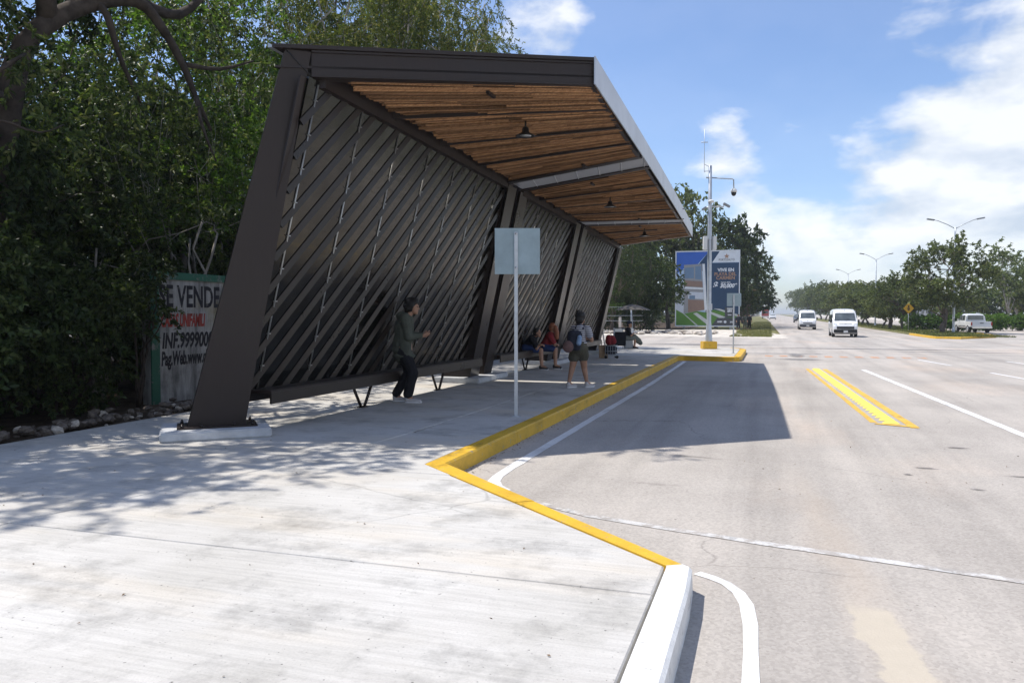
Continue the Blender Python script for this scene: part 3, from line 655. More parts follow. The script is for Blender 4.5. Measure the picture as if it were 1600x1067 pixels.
sq = Vector((dF1.y, -dF1.x, 0)) * .004; MB().tube([Vector((-5.752, 9.048, 4.70)) + sq, Vector((-5.752, 9.048, 5.02)) - dF1 * .33 + sq], .006, 5).build('weld_seam', M['black'], sh)
bpM = Matrix.Rotation(math.atan2(al1.y, al1.x), 4, 'Z'); MB().box((-6.95, 8.60, .132), (.98, .56, .02), 0, bpM).build('base_plate', M['steel'], sh)
for qx in (-.43, -.2, .2, .43):
    for qy in (-.24, .24): pq = bpM @ Vector((qx, qy, 0)); MB().lathe([(.022, 0), (.022, .025), (.012, .027), (.012, .05)], (-6.95 + pq.x, 8.60 + pq.y, .143), 6).build('bolt', M['slat'], sh)
pad(-6.96, 8.58, 1.34, 1.0, math.atan2(al1.y, al1.x))
# mitre seam at the knee (raised weld)
for yb_, w_ in ((17.02, .52), (17.92, .52), (23.62, .5), (24.55, .5), (30.9, .45)):
    zt = walltop(yb_) + .32
    m = MB(); xb, xt = wx(.1) + .22, -5.70
    m.hexa([(xb - .72, yb_, .1), (xb, yb_, .1), (xb, yb_ + w_, .1), (xb - .72, yb_ + w_, .1)], [(xt - .30, yb_, zt), (xt, yb_, zt), (xt, yb_ + w_, zt), (xt - .30, yb_ + w_, zt)])
    m.build('post', M['steel'], sh)
    fl = MB(); fl.hexa([(xb + .003, yb_ - .03, .11), (xb + .025, yb_ - .03, .11), (xb + .025, yb_ + w_ + .03, .11), (xb + .003, yb_ + w_ + .03, .11)], [(xt + .003, yb_ - .03, zt - .35), (xt + .025, yb_ - .03, zt - .35), (xt + .025, yb_ + w_ + .03, zt - .35), (xt + .003, yb_ + w_ + .03, zt - .35)])
    fl.build('post_flange', M['slat'], sh)
pad(-6.88, 17.75, 1.15, 2.1, 0); pad(-6.85, 24.35, 1.15, 2.0, 0); pad(-6.85, 31.15, 1.1, 1.2, 0)
# wall bays
WB = [(8.98, 17.0), (18.46, 23.6), (25.07, 30.88)]
zbot = .50
nrm = Vector((math.cos(math.atan(WL)), 0, -math.sin(math.atan(WL))))
def wp(y, z, d=0): return Vector((wx(z), y, z)) + nrm * d
MB().hexa([wp(8.84, .62, -.05), wp(8.975, .62, -.05), wp(8.975, 4.66, -.05), wp(8.84, 4.66, -.05)], [wp(8.84, .62, -.03), wp(8.975, .62, -.03), wp(8.975, 4.66, -.03), wp(8.84, 4.66, -.03)]).build('corner_plate', M['steel'], sh)
for (y0, y1) in WB:
    zt0, zt1 = walltop(y0) - .02, walltop(y1) - .02
    MB().hexa([wp(y0, zbot, -.03), wp(y1, zbot, -.03), wp(y1, zt1, -.03), wp(y0, zt0, -.03)], [wp(y0, zbot), wp(y1, zbot), wp(y1, zt1), wp(y0, zt0)]).build('wall_panel', M['panel'], sh)
    sp = .43; z_ref = walltop(y0)
    k = 1
    yt = y0 + .1
    # a slat starts at (ys, zbot) and rises one for one
    c = y0 - (z_ref - zbot) / 1.03 + .15
    while c < y1 - .1:
        ya_, za_ = c, zbot
        if ya_ < y0: za_ = zbot + (y0 - ya_) * 1.03; ya_ = y0
        ze = zbot + (y1 - c) * 1.03; ye = y1
        ztop = walltop(min(ye, c + (z_ref - zbot) / 1.03)) - .03
        if ze > ztop: ye = c + (ztop - zbot) / 1.03; ze = ztop
        if ye - ya_ > .12:
            P, Q = wp(ya_, za_), wp(ye, ze); d = (Q - P).normalized(); s_ = nrm.cross(d)  # s_ across the slat
            if s_.z < 0: s_ = -s_
            m = MB(); hw = .043
            # tilted slat: lower edge proud, upper edge near the sheet
            lo, hi = P - s_ * hw + nrm * .040, P + s_ * hw + nrm * .012; lo2, hi2 = Q - s_ * hw + nrm * .040, Q + s_ * hw + nrm * .012; th = nrm * .010
            m.hexa([lo - th, hi - th, hi2 - th, lo2 - th], [lo, hi, hi2, lo2])
            # lower return leg
            l3, l4 = lo - th * 3 + s_ * .012, lo2 - th * 3 + s_ * .012
            m.hexa([lo - th * 1.02, lo - th * 1.02 + s_ * .012, lo2 - th * 1.02 + s_ * .012, lo2 - th * 1.02], [lo - nrm * .036, lo - nrm * .036 + s_ * .012, lo2 - nrm * .036 + s_ * .012, lo2 - nrm * .036])
            m.build('slat', M['slat'], sh)
        c += sp
    # upright rods behind the slats with small washers
    nr = int((y1 - y0) / 1.22); 
    for r_ in range(nr + 1):
        y = y0 + .22 + r_ * 1.22
        if y > y1 - .05: break
        m = MB(); m.tube([wp(y, zbot, .010), wp(y, walltop(y) - .06, .010)], .013, 6)
        z = zbot + .2
        cc = y0 - (z_ref - zbot) / 1.03 + .15
        while cc < y:
            zc_ = zbot + (y - cc) * 1.03 + .10
            if zbot + .05 < zc_ < walltop(y) - .15: m.box(wp(y, zc_, .02), (.035, .05, .012))
            cc += sp
        m.build('rod', M['rod'], sh)
# benches
for bi, (y0, y1) in enumerate(WB):
    y0b, y1b = (y0 + .04, y1 + .2) if bi == 0 else (y0 + .05, y1 + .05)
    b = thing('bench', ['long brown steel bench along the first wall bay behind the standing man', 'brown steel bench with two people sitting, second wall bay', 'brown steel bench in the farthest wall bay behind the walking woman'][bi], 'bench', (-6.62, (y0b + y1b) / 2, 0), 0, 'benches along the shelter wall')
    hl = (y1b - y0b) / 2
    MB().box((0, 0, .535), (.42, 2 * hl, .05), 0, None, .012).build('seat', M['steel'], b)
    MB().box((.205, 0, .455), (.03, 2 * hl - .004, .155)).build('front_rail', M['slat'], b); MB().box((-.19, 0, .46), (.03, 2 * hl - .004, .14)).build('back_rail', M['steel'], b)
    for yv in ((-1.2, 2.0) if bi == 0 else (0.2,)):
        y = yv
        for s_ in (-1, 1): MB().tube([(0, y + s_ * .05, .0), (0, y + s_ * .42, .51)], .026, 6).build('leg', M['steel'], b)
        MB().box((0, y, .008), (.12, .2, .014)).build('foot_plate', M['steel'], b)
# pendant lamps (not lit)
def lamp(x, y, bay, label, sc=1.0):
    u = (x + 5.75) / 3.1; v = 0.5
    for _ in range(30):
        p = rp(bay, u, v); v += (y - p.y) / (bay[2] - bay[0])
    p = rp(bay, u, v); t = thing('pendant_lamp', label, 'lamp', (p.x, p.y, p.z - .02), 0, 'pendant lamps under the shelter roof')
    MB().tube([(0, 0, .02), (0, 0, -.10)], .018, 6).build('stem', M['black'], t)
    MB().lathe([(.03, -.08), (.055, -.10), (.062, -.17), (.115, -.20), (.165, -.225), (.17, -.235), (.155, -.235), (.10, -.215), (.03, -.20)], n=18).build('lamp_shade', M['black'], t)
    MB().lathe([(.02, -.205), (.10, -.228), (.10, -.234), (.02, -.234)], n=14).build('diffuser', M['lens'], t)
lamp(-4.0, 12.75, BAYS[0], 'largest black bell lamp hanging from the nearest roof bay')
lamp(-4.0, 20.3, BAYS[1], 'black bell lamp hanging from the middle roof bay')
lamp(-4.0, 26.4, BAYS[2], 'smallest black bell lamp hanging from the farthest roof bay')

# ================================================================== vegetation
def leaf_mesh(name, mat, C, D, size, aspect=.42, rng=RNG, nrm_up=.5):
    """C leaf bases, D leaf directions; each leaf a folded rhombus of two triangles"""
    n = len(C); D = D / np.linalg.norm(D, axis=1, keepdims=True)
    U = rng.normal(size=(n, 3)); U[:, 2] += nrm_up * 2; W = np.cross(D, U); W /= np.linalg.norm(W, axis=1, keepdims=True) + 1e-9; Nn = np.cross(W, D)
    s = (size * rng.uniform(.6, 1.35, n))[:, None]; fold = rng.uniform(.05, .22, n)[:, None]
    V = np.empty((n, 4, 3)); V[:, 0] = C; V[:, 1] = C + D * s * .45 + W * s * aspect * .5 + Nn * s * fold; V[:, 2] = C + D * s - Nn * s * .08; V[:, 3] = C + D * s * .45 - W * s * aspect * .5 + Nn * s * fold
    me = bpy.data.meshes.new(name); me.vertices.add(4 * n); me.vertices.foreach_set('co', V.reshape(-1))
    me.loops.add(6 * n); b = (np.arange(n) * 4)[:, None]; me.loops.foreach_set('vertex_index', (b + np.array([0, 1, 2, 0, 2, 3])).reshape(-1).astype(np.int32))
    me.polygons.add(2 * n); me.polygons.foreach_set('loop_start', (np.arange(2 * n) * 3).astype(np.int32)); 
    me.update(calc_edges=True); me.materials.append(mat); return me
def sprays(cent, rad, ntw, nleaf, tl, droop, rng=RNG):
    """twigs radiating in each cluster with leaves along them"""
    k = len(cent); ci = np.repeat(np.arange(k), ntw); n = len(ci)
    d = rng.normal(size=(n, 3)); d /= np.linalg.norm(d, axis=1, keepdims=True)
    r = rad[ci][:, None] * rng.uniform(.2, 1., (n, 1)); st = cent[ci] + d * r * np.array([1, 1, .75])
    td = d * .8 + rng.normal(size=(n, 3)) * .5; td[:, 2] -= droop; td /= np.linalg.norm(td, axis=1, keepdims=True)
    t = rng.uniform(0, 1, (n, nleaf, 1)); L_ = tl * rng.uniform(.5, 1.3, (n, 1, 1))
    p = st[:, None] + td[:, None] * t * L_; p[..., 2] -= (droop * .5 * t[..., 0] ** 2 * L_[..., 0])
    side = rng.normal(size=(n, nleaf, 3)); D = td[:, None] * .7 + side * .7; D[..., 2] -= droop * .4
    return p.reshape(-1, 3), D.reshape(-1, 3)
def limb(m, a, b, r0, r1, n=6, seg=5, wob=.08, sag=0.):
    a, b = Vector(a), Vector(b); L_ = (b - a).length; pts = []
    for i in range(seg + 1):
        t = i / seg; p = a.lerp(b, t) + Vector((random.gauss(0, 1), random.gauss(0, 1), random.gauss(0, .6))) * wob * L_ * math.sin(math.pi * t) * .5; p.z += sag * math.sin(math.pi * t); pts.append(p)
    m.tube(pts, [r0 + (r1 - r0) * i / seg for i in range(seg + 1)], n); return pts
def tree_proto(h, cr, cz0, ncl, ntw, nleaf, lsz, leaf, bark, r0=.16, tl=.45, droop=.3, lean=.3, stems=1, flat_=.0, hollow=.35, crad=(.5, 1.0), asp=.42, shape='ell'):
    """crown between z=cz0 and h, radius cr"""
    m = MB(); cent = []; tops = []
    zc_, rz_ = (cz0 + h) / 2, (h - cz0) / 2
    while len(cent) < ncl:
        d = RNG.normal(size=3); d /= np.linalg.norm(d); rr = RNG.uniform(hollow, 1) ** .6
        p = np.array([d[0] * cr * rr, d[1] * cr * rr, zc_ + d[2] * rz_ * rr])
        if shape == 'umbrella': p[2] = zc_ + (abs(d[2]) * .9 - .25) * rz_ * rr * 1.1 + .2 * rz_
        cent.append(p * (1 + RNG.normal(0, .05)))
    cent = np.array(cent)
    for s_ in range(stems):
        a = random.uniform(0, 6.28); b0 = Vector((math.cos(a), math.sin(a), 0)) * (.0 if stems == 1 else .18)
        tp = Vector((random.uniform(-lean, lean), random.uniform(-lean, lean), cz0 + rz_ * random.uniform(.1, .5)))
        b0.z = -.35
        pts = limb(m, b0, tp, r0, r0 * .5, 8, 7, .07); tops += pts[3:]
    order = list(range(ncl)); random.shuffle(order)
    mains = []
    for i in order[:max(4, ncl // 6)]:
        a = random.choice(tops); pts = limb(m, a, Vector(cent[i]), r0 * .38, r0 * .12, 6, 5, .14); mains += pts[2:]
    for i in order[max(4, ncl // 6):]:
        c = Vector(cent[i]); a = min(random.sample(mains, min(9, len(mains))), key=lambda q: (q - c).length); limb(m, a, c, r0 * .13, r0 * .04, 4, 3, .15)
    rad = RNG.uniform(*crad, ncl); C, D = sprays(cent, rad, ntw, nleaf, tl, droop)
    return m.mesh('trunk', bark), leaf_mesh('crown', leaf, C, D, lsz, asp)
PR = {}
PR['tall'] = tree_proto(11.5, 3.0, 4.6, 46, 20, 28, .115, M['leafA'], M['bark'], .17, .6, .45, .5, crad=(.5, 1.1))
PR['fine'] = tree_proto(12.5, 3.2, 5.5, 44, 22, 28, .105, M['leafC'], M['barkp'], .15, .7, .8, .6, 2, crad=(.5, 1.05), asp=.34)
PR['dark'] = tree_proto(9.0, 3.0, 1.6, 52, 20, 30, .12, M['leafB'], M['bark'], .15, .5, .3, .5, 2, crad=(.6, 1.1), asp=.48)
PR['light'] = tree_proto(10.5, 2.7, 2.8, 34, 17, 26, .12, M['leafL'], M['barkp'], .12, .55, .3, .6, 3, crad=(.5, 1.), asp=.5)
PR['bush'] = tree_proto(3.6, 1.7, .1, 34, 18, 28, .10, M['leafB'], M['barkd'], .05, .4, .25, .5, 4, crad=(.4, .75), asp=.5)
PR['bushl'] = tree_proto(3.2, 1.6, .1, 26, 16, 26, .095, M['leafA'], M['bark'], .045, .4, .3, .5, 4, crad=(.4, .7), asp=.45)
PR['road'] = tree_proto(8.4, 3.9, 2.2, 62, 15, 21, .22, M['leafF'], M['bark'], .22, .6, .15, .4, 2, crad=(.55, 1.0), asp=.5, hollow=.4)
PR['far'] = tree_proto(9.0, 4.2, 2.4, 44, 12, 18, .34, M['leafF'], M['bark'], .22, .8, .2, .5, 1, crad=(.8, 1.5), asp=.5)
PR['fard'] = tree_proto(9.5, 4.2, 2.0, 46, 12, 18, .34, M['leafB'], M['bark'], .22, .8, .2, .5, 1, crad=(.8, 1.5), asp=.5)
PR['pale'] = tree_proto(9.5, 2.6, 3.6, 30, 10, 18, .24, M['leafN'], M['barkp'], .12, .7, .2, .5, 2, crad=(.5, 1.0), asp=.45)
PR['sapling'] = tree_proto(8.0, 1.5, 2.4, 22, 9, 18, .11, M['leafA'], M['barkp'], .045, .5, .3, .9, 5, crad=(.3, .7), asp=.42)
def tree(kind, name, label, x, y, z=-.1, s=1., sz=1., rz=None, group=None, cat='tree'):
    t = thing(name, label, cat, (x, y, z), random.uniform(0, 6.28) if rz is None else rz, group)
    t.scale = (s, s, s * sz); tr, cr = PR[kind]; obj('trunk', tr, t); obj('crown', cr, t); return t
gF, gB = 'trees of the wood behind the shelter', 'bushes at the edge of the wood'
lab = {'tall': 'tall mid green tree in the roadside wood behind the shelter', 'fine': 'tall yellow green tree with drooping fine foliage behind the shelter roof', 'dark': 'dark leafy tree in the shaded wood left of the shelter', 'light': 'thin stemmed bright green tree inside the roadside wood', 'bush': 'dense dark bush at the shaded edge of the wood', 'bushl': 'mid green bush among the trunks of the wood'}
FOREST = [  # kind, x, y, scale, height factor
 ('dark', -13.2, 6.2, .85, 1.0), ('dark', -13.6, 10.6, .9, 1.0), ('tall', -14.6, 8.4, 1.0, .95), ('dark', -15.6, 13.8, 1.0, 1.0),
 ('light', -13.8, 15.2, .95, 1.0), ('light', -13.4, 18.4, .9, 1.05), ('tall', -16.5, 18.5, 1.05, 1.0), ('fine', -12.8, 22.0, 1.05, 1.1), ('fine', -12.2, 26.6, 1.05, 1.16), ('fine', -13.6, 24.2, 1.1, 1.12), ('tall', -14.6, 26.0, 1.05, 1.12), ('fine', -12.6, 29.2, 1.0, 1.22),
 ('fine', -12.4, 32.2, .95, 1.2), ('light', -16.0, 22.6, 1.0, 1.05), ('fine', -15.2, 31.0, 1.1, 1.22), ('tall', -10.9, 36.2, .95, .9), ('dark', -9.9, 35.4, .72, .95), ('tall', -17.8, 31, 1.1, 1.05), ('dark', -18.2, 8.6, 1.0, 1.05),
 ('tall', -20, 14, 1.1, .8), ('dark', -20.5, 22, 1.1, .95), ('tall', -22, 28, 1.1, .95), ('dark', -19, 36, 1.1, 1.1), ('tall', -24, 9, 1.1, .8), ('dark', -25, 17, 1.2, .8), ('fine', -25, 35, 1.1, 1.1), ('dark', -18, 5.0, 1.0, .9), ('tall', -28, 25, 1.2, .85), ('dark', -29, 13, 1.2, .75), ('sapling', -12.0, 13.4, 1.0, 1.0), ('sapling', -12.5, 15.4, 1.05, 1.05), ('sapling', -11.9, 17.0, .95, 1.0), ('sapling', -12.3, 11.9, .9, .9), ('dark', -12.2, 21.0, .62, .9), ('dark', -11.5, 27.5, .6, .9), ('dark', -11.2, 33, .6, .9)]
def whereabouts(x, y):
    a = math.degrees(math.atan2(x, y)) + 18.25; px = 800 + 1225 * math.tan(R(a)); d = math.hypot(x, y)
    near = 'in front' if d < 18 else ('farther back' if d < 26 else 'deep in the wood')
    if px < 60: return 'at the left picture edge, ' + near
    if px < 240: return 'left of the painted wall, ' + near
    if px < 400: return 'rising behind the painted wall, ' + near
    if px < 560: return 'above the near end of the shelter roof, ' + near
    if px < 760: return 'above the middle of the shelter roof, ' + near
    return 'behind the far end of the shelter, ' + near
lab = {'tall': 'tall mid green tree', 'fine': 'yellow green drooping tree', 'dark': 'dark leafy tree', 'light': 'thin stemmed bright tree', 'sapling': 'cluster of thin pale saplings', 'bush': 'dense dark bush', 'bushl': 'mid green bush'}
for k, x, y, s_, f in FOREST: tree(k, 'forest_tree', lab[k] + ' ' + whereabouts(x, y), x, y, -.1, s_, f, None, gF)
BUSH = [('bush', -10.9, 7.2, 1.0, 1.0), ('bush', -11.05, 9.95, .80, 1.0), ('bush', -11.7, 8.4, 1.1, 1.1), ('bush', -13.3, 10.4, 1.15, 1.2), ('bush', -12.0, 5.2, 1.1, 1.1), ('bush', -13.2, 8.0, 1.3, 1.3), ('bush', -13.4, 12.2, 1.3, 1.2), ('bushl', -13.1, 14.6, 1.1, 1.2), ('bushl', -13.2, 17.4, 1.15, 1.1), ('bush', -15, 15.8, 1.4, 1.3), ('bush', -15.8, 10, 1.4, 1.3), ('bush', -11.2, 24.6, 1.1, 1.1), ('bush', -10.8, 29, 1.1, 1.1), ('bushl', -10.7, 33.8, 1.1, 1.1), ('bush', -11.4, 37.2, 1.1, 1.1), ('bush', -13.5, 20, 1.3, 1.2), ('bush', -18, 12, 1.5, 1.3), ('bush', -18, 19, 1.5, 1.3), ('bush', -10.6, 3.4, 1.0, .9), ('bush', -12.0, 31, 1.2, 1.2), ('bush', -14, 37, 1.3, 1.2)]
for k, x, y, s_, f in BUSH: tree(k, 'bush', lab[k] + ' ' + whereabouts(x, y), x, y, -.1, s_, f, None, gB, 'bush')
# the big leaning tree whose crown hangs over the pavement
ht = thing('leaning_tree', 'big tree with a thick dark arching limb leaning over the pavement at the left edge', 'tree', (-11.6, 6.2, -.1))
m = MB(); HB = Vector((-11.6, 8.9, -.1)); ht.location = HB
def T3(pts, r, n=9):
    pts = [Vector(p) - HB for p in pts]; fine = []; rr = []
    for i in range(len(pts) - 1):
        for k in range(3):
            t = k / 3; p0, p1, p2, p3 = pts[max(i - 1, 0)], pts[i], pts[i + 1], pts[min(i + 2, len(pts) - 1)]
            fine.append(.5 * ((2 * p1) + (p2 - p0) * t + (2 * p0 - 5 * p1 + 4 * p2 - p3) * t * t + (3 * p1 - p0 - 3 * p2 + p3) * t ** 3)); rr.append((r[i] + (r[i + 1] - r[i]) * t) * random.uniform(.93, 1.07))
    m.tube(fine + [pts[-1]], rr + [r[-1]], n)
T3([(-11.75, 8.7, -.3), (-11.7, 8.9, 1.2), (-11.6, 9.0, 2.3), (-11.4, 9.03, 3.5), (-11.2, 9.1, 4.45), (-11.0, 9.18, 5.5), (-10.8, 9.54, 6.15), (-10.6, 10.29, 6.72), (-10.4, 10.98, 6.95), (-10.2, 11.3, 6.62), (-10.0, 11.58, 6.04), (-9.9, 11.78, 5.52), (-9.8, 12.07, 4.95)], [.30, .27, .24, .22, .20, .18, .16, .125, .10, .08, .065, .05, .03], 12)
T3([(-11.2, 9.1, 4.45), (-11.3, 8.6, 6.2), (-11.0, 8.4, 8.2), (-10.2, 8.6, 9.8)], [.2, .17, .13, .07]); T3([(-10.8, 9.54, 6.15), (-10.5, 9.3, 7.6), (-9.8, 9.5, 9.0), (-8.9, 9.9, 10.0)], [.16, .13, .10, .05])
T3([(-10.5, 9.3, 7.6), (-9.6, 8.8, 9.0), (-9.0, 8.4, 9.9)], [.10, .08, .04]); T3([(-10.4, 10.98, 6.95), (-10.6, 12.21, 7.2), (-10.5, 13.0, 8.0), (-10.2, 13.6, 8.8)], [.10, .085, .06, .03])
T3([(-10.6, 10.29, 6.72), (-10.4, 10.3, 6.5), (-10.4, 10.45, 6.16), (-10.38, 10.6, 5.79), (-10.3, 10.9, 5.2)], [.07, .06, .05, .04, .02]); T3([(-11.1, 9.1, 4.9), (-10.4, 8.1, 4.7), (-10.0, 8.0, 4.85), (-10.0, 8.46, 5.25)], [.07, .05, .04, .02])
T3([(-11.3, 9.05, 4.0), (-10.2, 7.9, 4.05), (-9.6, 7.69, 4.12), (-9.6, 8.3, 4.09), (-9.6, 8.71, 4.29)], [.03, .022, .018, .014, .008]); T3([(-10.0, 11.58, 6.04), (-9.7, 12.2, 6.1), (-9.4, 12.8, 6.4)], [.05, .035, .015]); T3([(-9.9, 11.78, 5.52), (-9.6, 11.6, 4.9), (-9.4, 11.7, 4.3)], [.04, .03, .012])
m.build('trunk', M['barkd'], ht)
cl = []
while len(cl) < 84:   # crown above the picture: shades the left pavement and the kerb corner
    x, y, z = RNG.uniform(-14, -6.4), RNG.uniform(4.9, 11.6), RNG.uniform(8.0, 11.4); xs = x + .506 * z
    lim = 5.0 if xs < -5.6 else 5.0 + (xs + 5.6) * 1.7
    if y < min(lim, 8.9) or xs > -.9: continue
    if xs > -3.6 and RNG.uniform() < .45: continue
    cl.append((x, y, z))
cl += [(RNG.uniform(-12.4, -9.8), RNG.uniform(4.9, 6.7), RNG.uniform(7, 9.6)) for _ in range(34)] + [(-9.8, 12.2, 4.9), (-10.2, 11.0, 5.0), (-9.4, 12.8, 6.3), (-10.4, 10.6, 5.4), (-10.2, 13.6, 8.6), (-10.6, 12.8, 7.6), (-9.9, 8.6, 5.2), (-11.0, 8.3, 6.3), (-9.6, 8.7, 4.2), (-11.6, 9.6, 5.0)]
cl = np.array(cl) - np.array(HB)
C, D = sprays(cl, RNG.uniform(.45, .8, len(cl)), 16, 26, .55, .5); obj('crown', leaf_mesh('crown', M['leafA'], C, D, .11, .40), ht)
# far wood to the west closes the view
def mass(name, label, boxes, lsz, mat, per):
    Cs, Ds = [], []
    for (x0, x1, y0, y1, z0, z1) in boxes:
        c = np.stack([RNG.uniform(x0, x1, per), RNG.uniform(y0, y1, per), RNG.uniform(z0, z1, per) * RNG.uniform(.75, 1.1, per)], 1); C, D = sprays(c, RNG.uniform(.8, 1.6, per), 8, 14, .8, .2); Cs.append(C); Ds.append(D)
    o = obj(name, leaf_mesh(name, mat, np.concatenate(Cs), np.concatenate(Ds), lsz, .5)); tag(o, label, 'woodland', None, 'stuff'); return o
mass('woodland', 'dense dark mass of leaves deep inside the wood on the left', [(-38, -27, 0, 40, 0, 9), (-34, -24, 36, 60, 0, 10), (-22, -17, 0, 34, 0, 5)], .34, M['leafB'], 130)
mass('distant_woodland', 'far line of trees on both sides of the road at the horizon', [(-40, -12, 140, 420, 0, 9), (36, 80, 130, 420, 0, 8), (-60, -20, 95, 140, 0, 10), (30, 60, 300, 800, 0, 8), (-40, -12, 420, 900, 0, 9)], 1.0, M['leafA'], 120)
# trees beyond the side road
gS = 'trees beyond the side road'
for k, x, y, s_, f, lb in [('fard', -17.5, 92, 1.25, 1.3, 'dark tree behind the left edge of the billboard'), ('far', -11.5, 94.5, 1.35, 1.32, 'tall tree directly behind the billboard'), ('fard', -6.4, 99, 1.2, 1.22, 'dark spreading tree behind the right edge of the billboard'), ('fard', -4.4, 110, 1.15, 1.12, 'dark tree just right of the billboard by the grass verge'), ('fard', -3.2, 124, 1.05, .95, 'dark tree at the road edge, lowest of those right of the billboard'),
    ('dark', -14.2, 72, 1.1, 1.05, 'leafy tree behind the wire fence left of the billboard'), ('light', -14.6, 70.6, .62, .60, 'bright green sunlit tree behind the parasol and wire fence'), ('dark', -22, 76, 1.2, 1.2, 'dark tree behind the wire fence seen past the last shelter post'), ('dark', -13.0, 77, .95, 1.1, 'dark tree whose branch overlaps the left of the billboard'), ('fard', -24, 88, 1.2, 1.2, 'big dark tree at the back of the fenced plot'), ('far', -30, 80, 1.1, 1.1, 'mid green tree at the far left of the fenced plot'), ('fard', -11.4, 80, .80, 1.05, 'dark leafy tree in front of the upper left corner of the billboard'), ('light', -10.6, 64.5, .5, .5, 'small bright green tree beside the gravel verge')]:
    if 'small bright' in lb: continue
    tree(k, 'roadside_tree', lb, x, y, -.15, s_, f, None, gS)
for x, y in ((-19, 73), (-16.5, 74), (-21.5, 72.5), (-24, 74), (-14.5, 75.5), (-12.3, 79)): tree('bush', 'bush', 'dark bush behind the wire fence beyond the side road', x, y, -.2, 1.2, 1.0, None, 'bushes behind the wire fence', 'bush')
for i, (y, x) in enumerate(((140, -4.6), (158, -5.2), (180, -5.7), (210, -6.5), (250, -7.5), (300, -9), (360, -11))): tree('fard' if i % 2 else 'far', 'roadside_tree', 'tree in the row receding along the left road edge', x, y, -.15, .9, .85, None, 'row of trees on the left road edge')
# median trees
gM = 'trees on the median'
tree('road', 'median_tree', 'large dark round crowned tree at the median tip beside the street lamp', 14.55, 78.2, -.1, .96, 1.0, 1.0, gM)
for i, (x, y, s_, f) in enumerate(((13.4, 92, .85, .80), (12.9, 98, .7, .72), (13.8, 104, .85, .80), (14.2, 114, .8, .72), (13.5, 125, .85, .78), (13.9, 136, .9, .82), (13.4, 148, .9, .85), (13.8, 162, .9, .88), (13.5, 178, .95, .9), (13.8, 196, .95, .9), (13.4, 216, 1.0, .95), (13.7, 240, 1.1, 1.05), (13.6, 275, 1.1, 1.1), (13.6, 320, 1.15, 1.1), (13.6, 380, 1.2, 1.15), (13.6, 460, 1.3, 1.2))):
    tree('road' if i < 3 else 'far', 'median_tree', 'smaller leaning median tree left of the large round one' if i == 0 else ('second small median tree behind the leaning one' if i == 1 else 'green tree in the row receding along the median, number ' if False else 'green tree in the row receding along the median'), x, y, -.1, s_, f, None, gM)
# right side: hedge and trees
hd = thing('hedge', 'long clipped bright green hedge along the far right roadside', 'hedge', (30, 96, -.1))
C, D = [], []
pts = RNG.uniform(size=(1500, 3)); c = np.stack([(pts[:, 0] - .5) * 42 + 4, (pts[:, 0] - .5) * 14 + (pts[:, 1] - .5) * 1.6, pts[:, 2] * 1.25 + .15], 1)
C, D = sprays(c, RNG.uniform(.15, .4, len(c)), 4, 10, .3, 0.); obj('leaves', leaf_mesh('leaves', M['leafL'], C, D, .2, .5), hd)['kind'] = 'stuff'
m = MB()
for k in range(26): limb(m, (-16 + k * 1.6, -6.6 + k * .53, -.1), (-16.2 + k * 1.6, -6.6 + k * .53, 1.1), .04, .02, 5, 3)
m.build('stems', M['bark'], hd)
gR = 'trees beyond the hedge'
for k, x, y, s_, f, lb in [('pale', 25.5, 103, 1.05, 1.0, 'sparse bright tree with pale stems right of the large median tree'), ('far', 29.5, 106, .8, .75, 'rounded green tree behind the hedge at the right edge'), ('pale', 33, 104, 1.0, .9, 'sparse pale stemmed tree at the right picture edge'), ('far', 37, 108, .9, .8, 'broad green tree beyond the right end of the hedge'), ('pale', 28.6, 112, 1.05, 1.0, 'sparse tree with light foliage behind the pickup'), ('far', 24.5, 122, .8, .7, 'green tree behind the white buildings across the road'), ('fard', 31, 125, .9, .8, 'dark tree farther back behind the hedge'), ('far', 22.5, 142, .8, .7, 'small green tree beyond the yellow warning sign'), ('far', 41, 115, .9, .85, 'green tree outside the right end of the hedge')]:
    tree(k, 'verge_tree', lb, x, y, -.15, s_, f, None, gR)
for x, y in ((20.5, 118), (22.6, 121), (25.5, 116), (19.8, 127)): tree('bushl', 'bush', 'low bright bush on the far side of the opposite lanes', x, y, -.1, .9, .55, None, 'low bushes across the road', 'bush')
# grass tufts on verge and median (nobody could count them)
def grass(name, label, n, gen, h):
    P = gen(n); D = RNG.normal(size=(n, 3)) * .35; D[:, 2] = 1; o = obj(name, leaf_mesh(name, M['leafG'], P, D, h, .2)); tag(o, label, 'grass', None, 'stuff')
def gv(n): y = 62 + 110 * RNG.uniform(size=n) ** 1.7; return np.stack([RNG.uniform(-3.0, .1, n) - np.clip(67 - y, 0, 9) * .0 , y, np.full(n, ROADZ)], 1)
def gm(n): y = 62.5 + 110 * RNG.uniform(size=n) ** 1.6; return np.stack([RNG.uniform(11.3, 16.2, n), y, np.full(n, -.07)], 1)
grass('verge_grass', 'rough dry grass along the left road verge', 9000, gv, .10); grass('median_grass', 'short rough grass on the median strip', 12000, gm, .13)
def litter(name, label, n, gen):
    P = gen(n); D = RNG.normal(size=(n, 3)); D[:, 2] *= .12; o = obj(name, leaf_mesh(name, M['leafD'], P, D, .024, .5, RNG, 3)); tag(o, label, 'leaf litter', None, 'stuff')
def gl1(n):
    y = 7.9 + 22 * RNG.uniform(size=n) ** 1.2; return np.stack([-3.25 + np.abs(RNG.normal(0, .07, n)), y, np.full(n, ROADZ + .01)], 1)
def gl2(n): return np.stack([RNG.uniform(-9, -.7, n), RNG.uniform(2, 20, n), np.full(n, .006)], 1)
litter('gutter_leaves', 'dark dry leaves and grit gathered against the foot of the yellow kerb', 620, gl1)
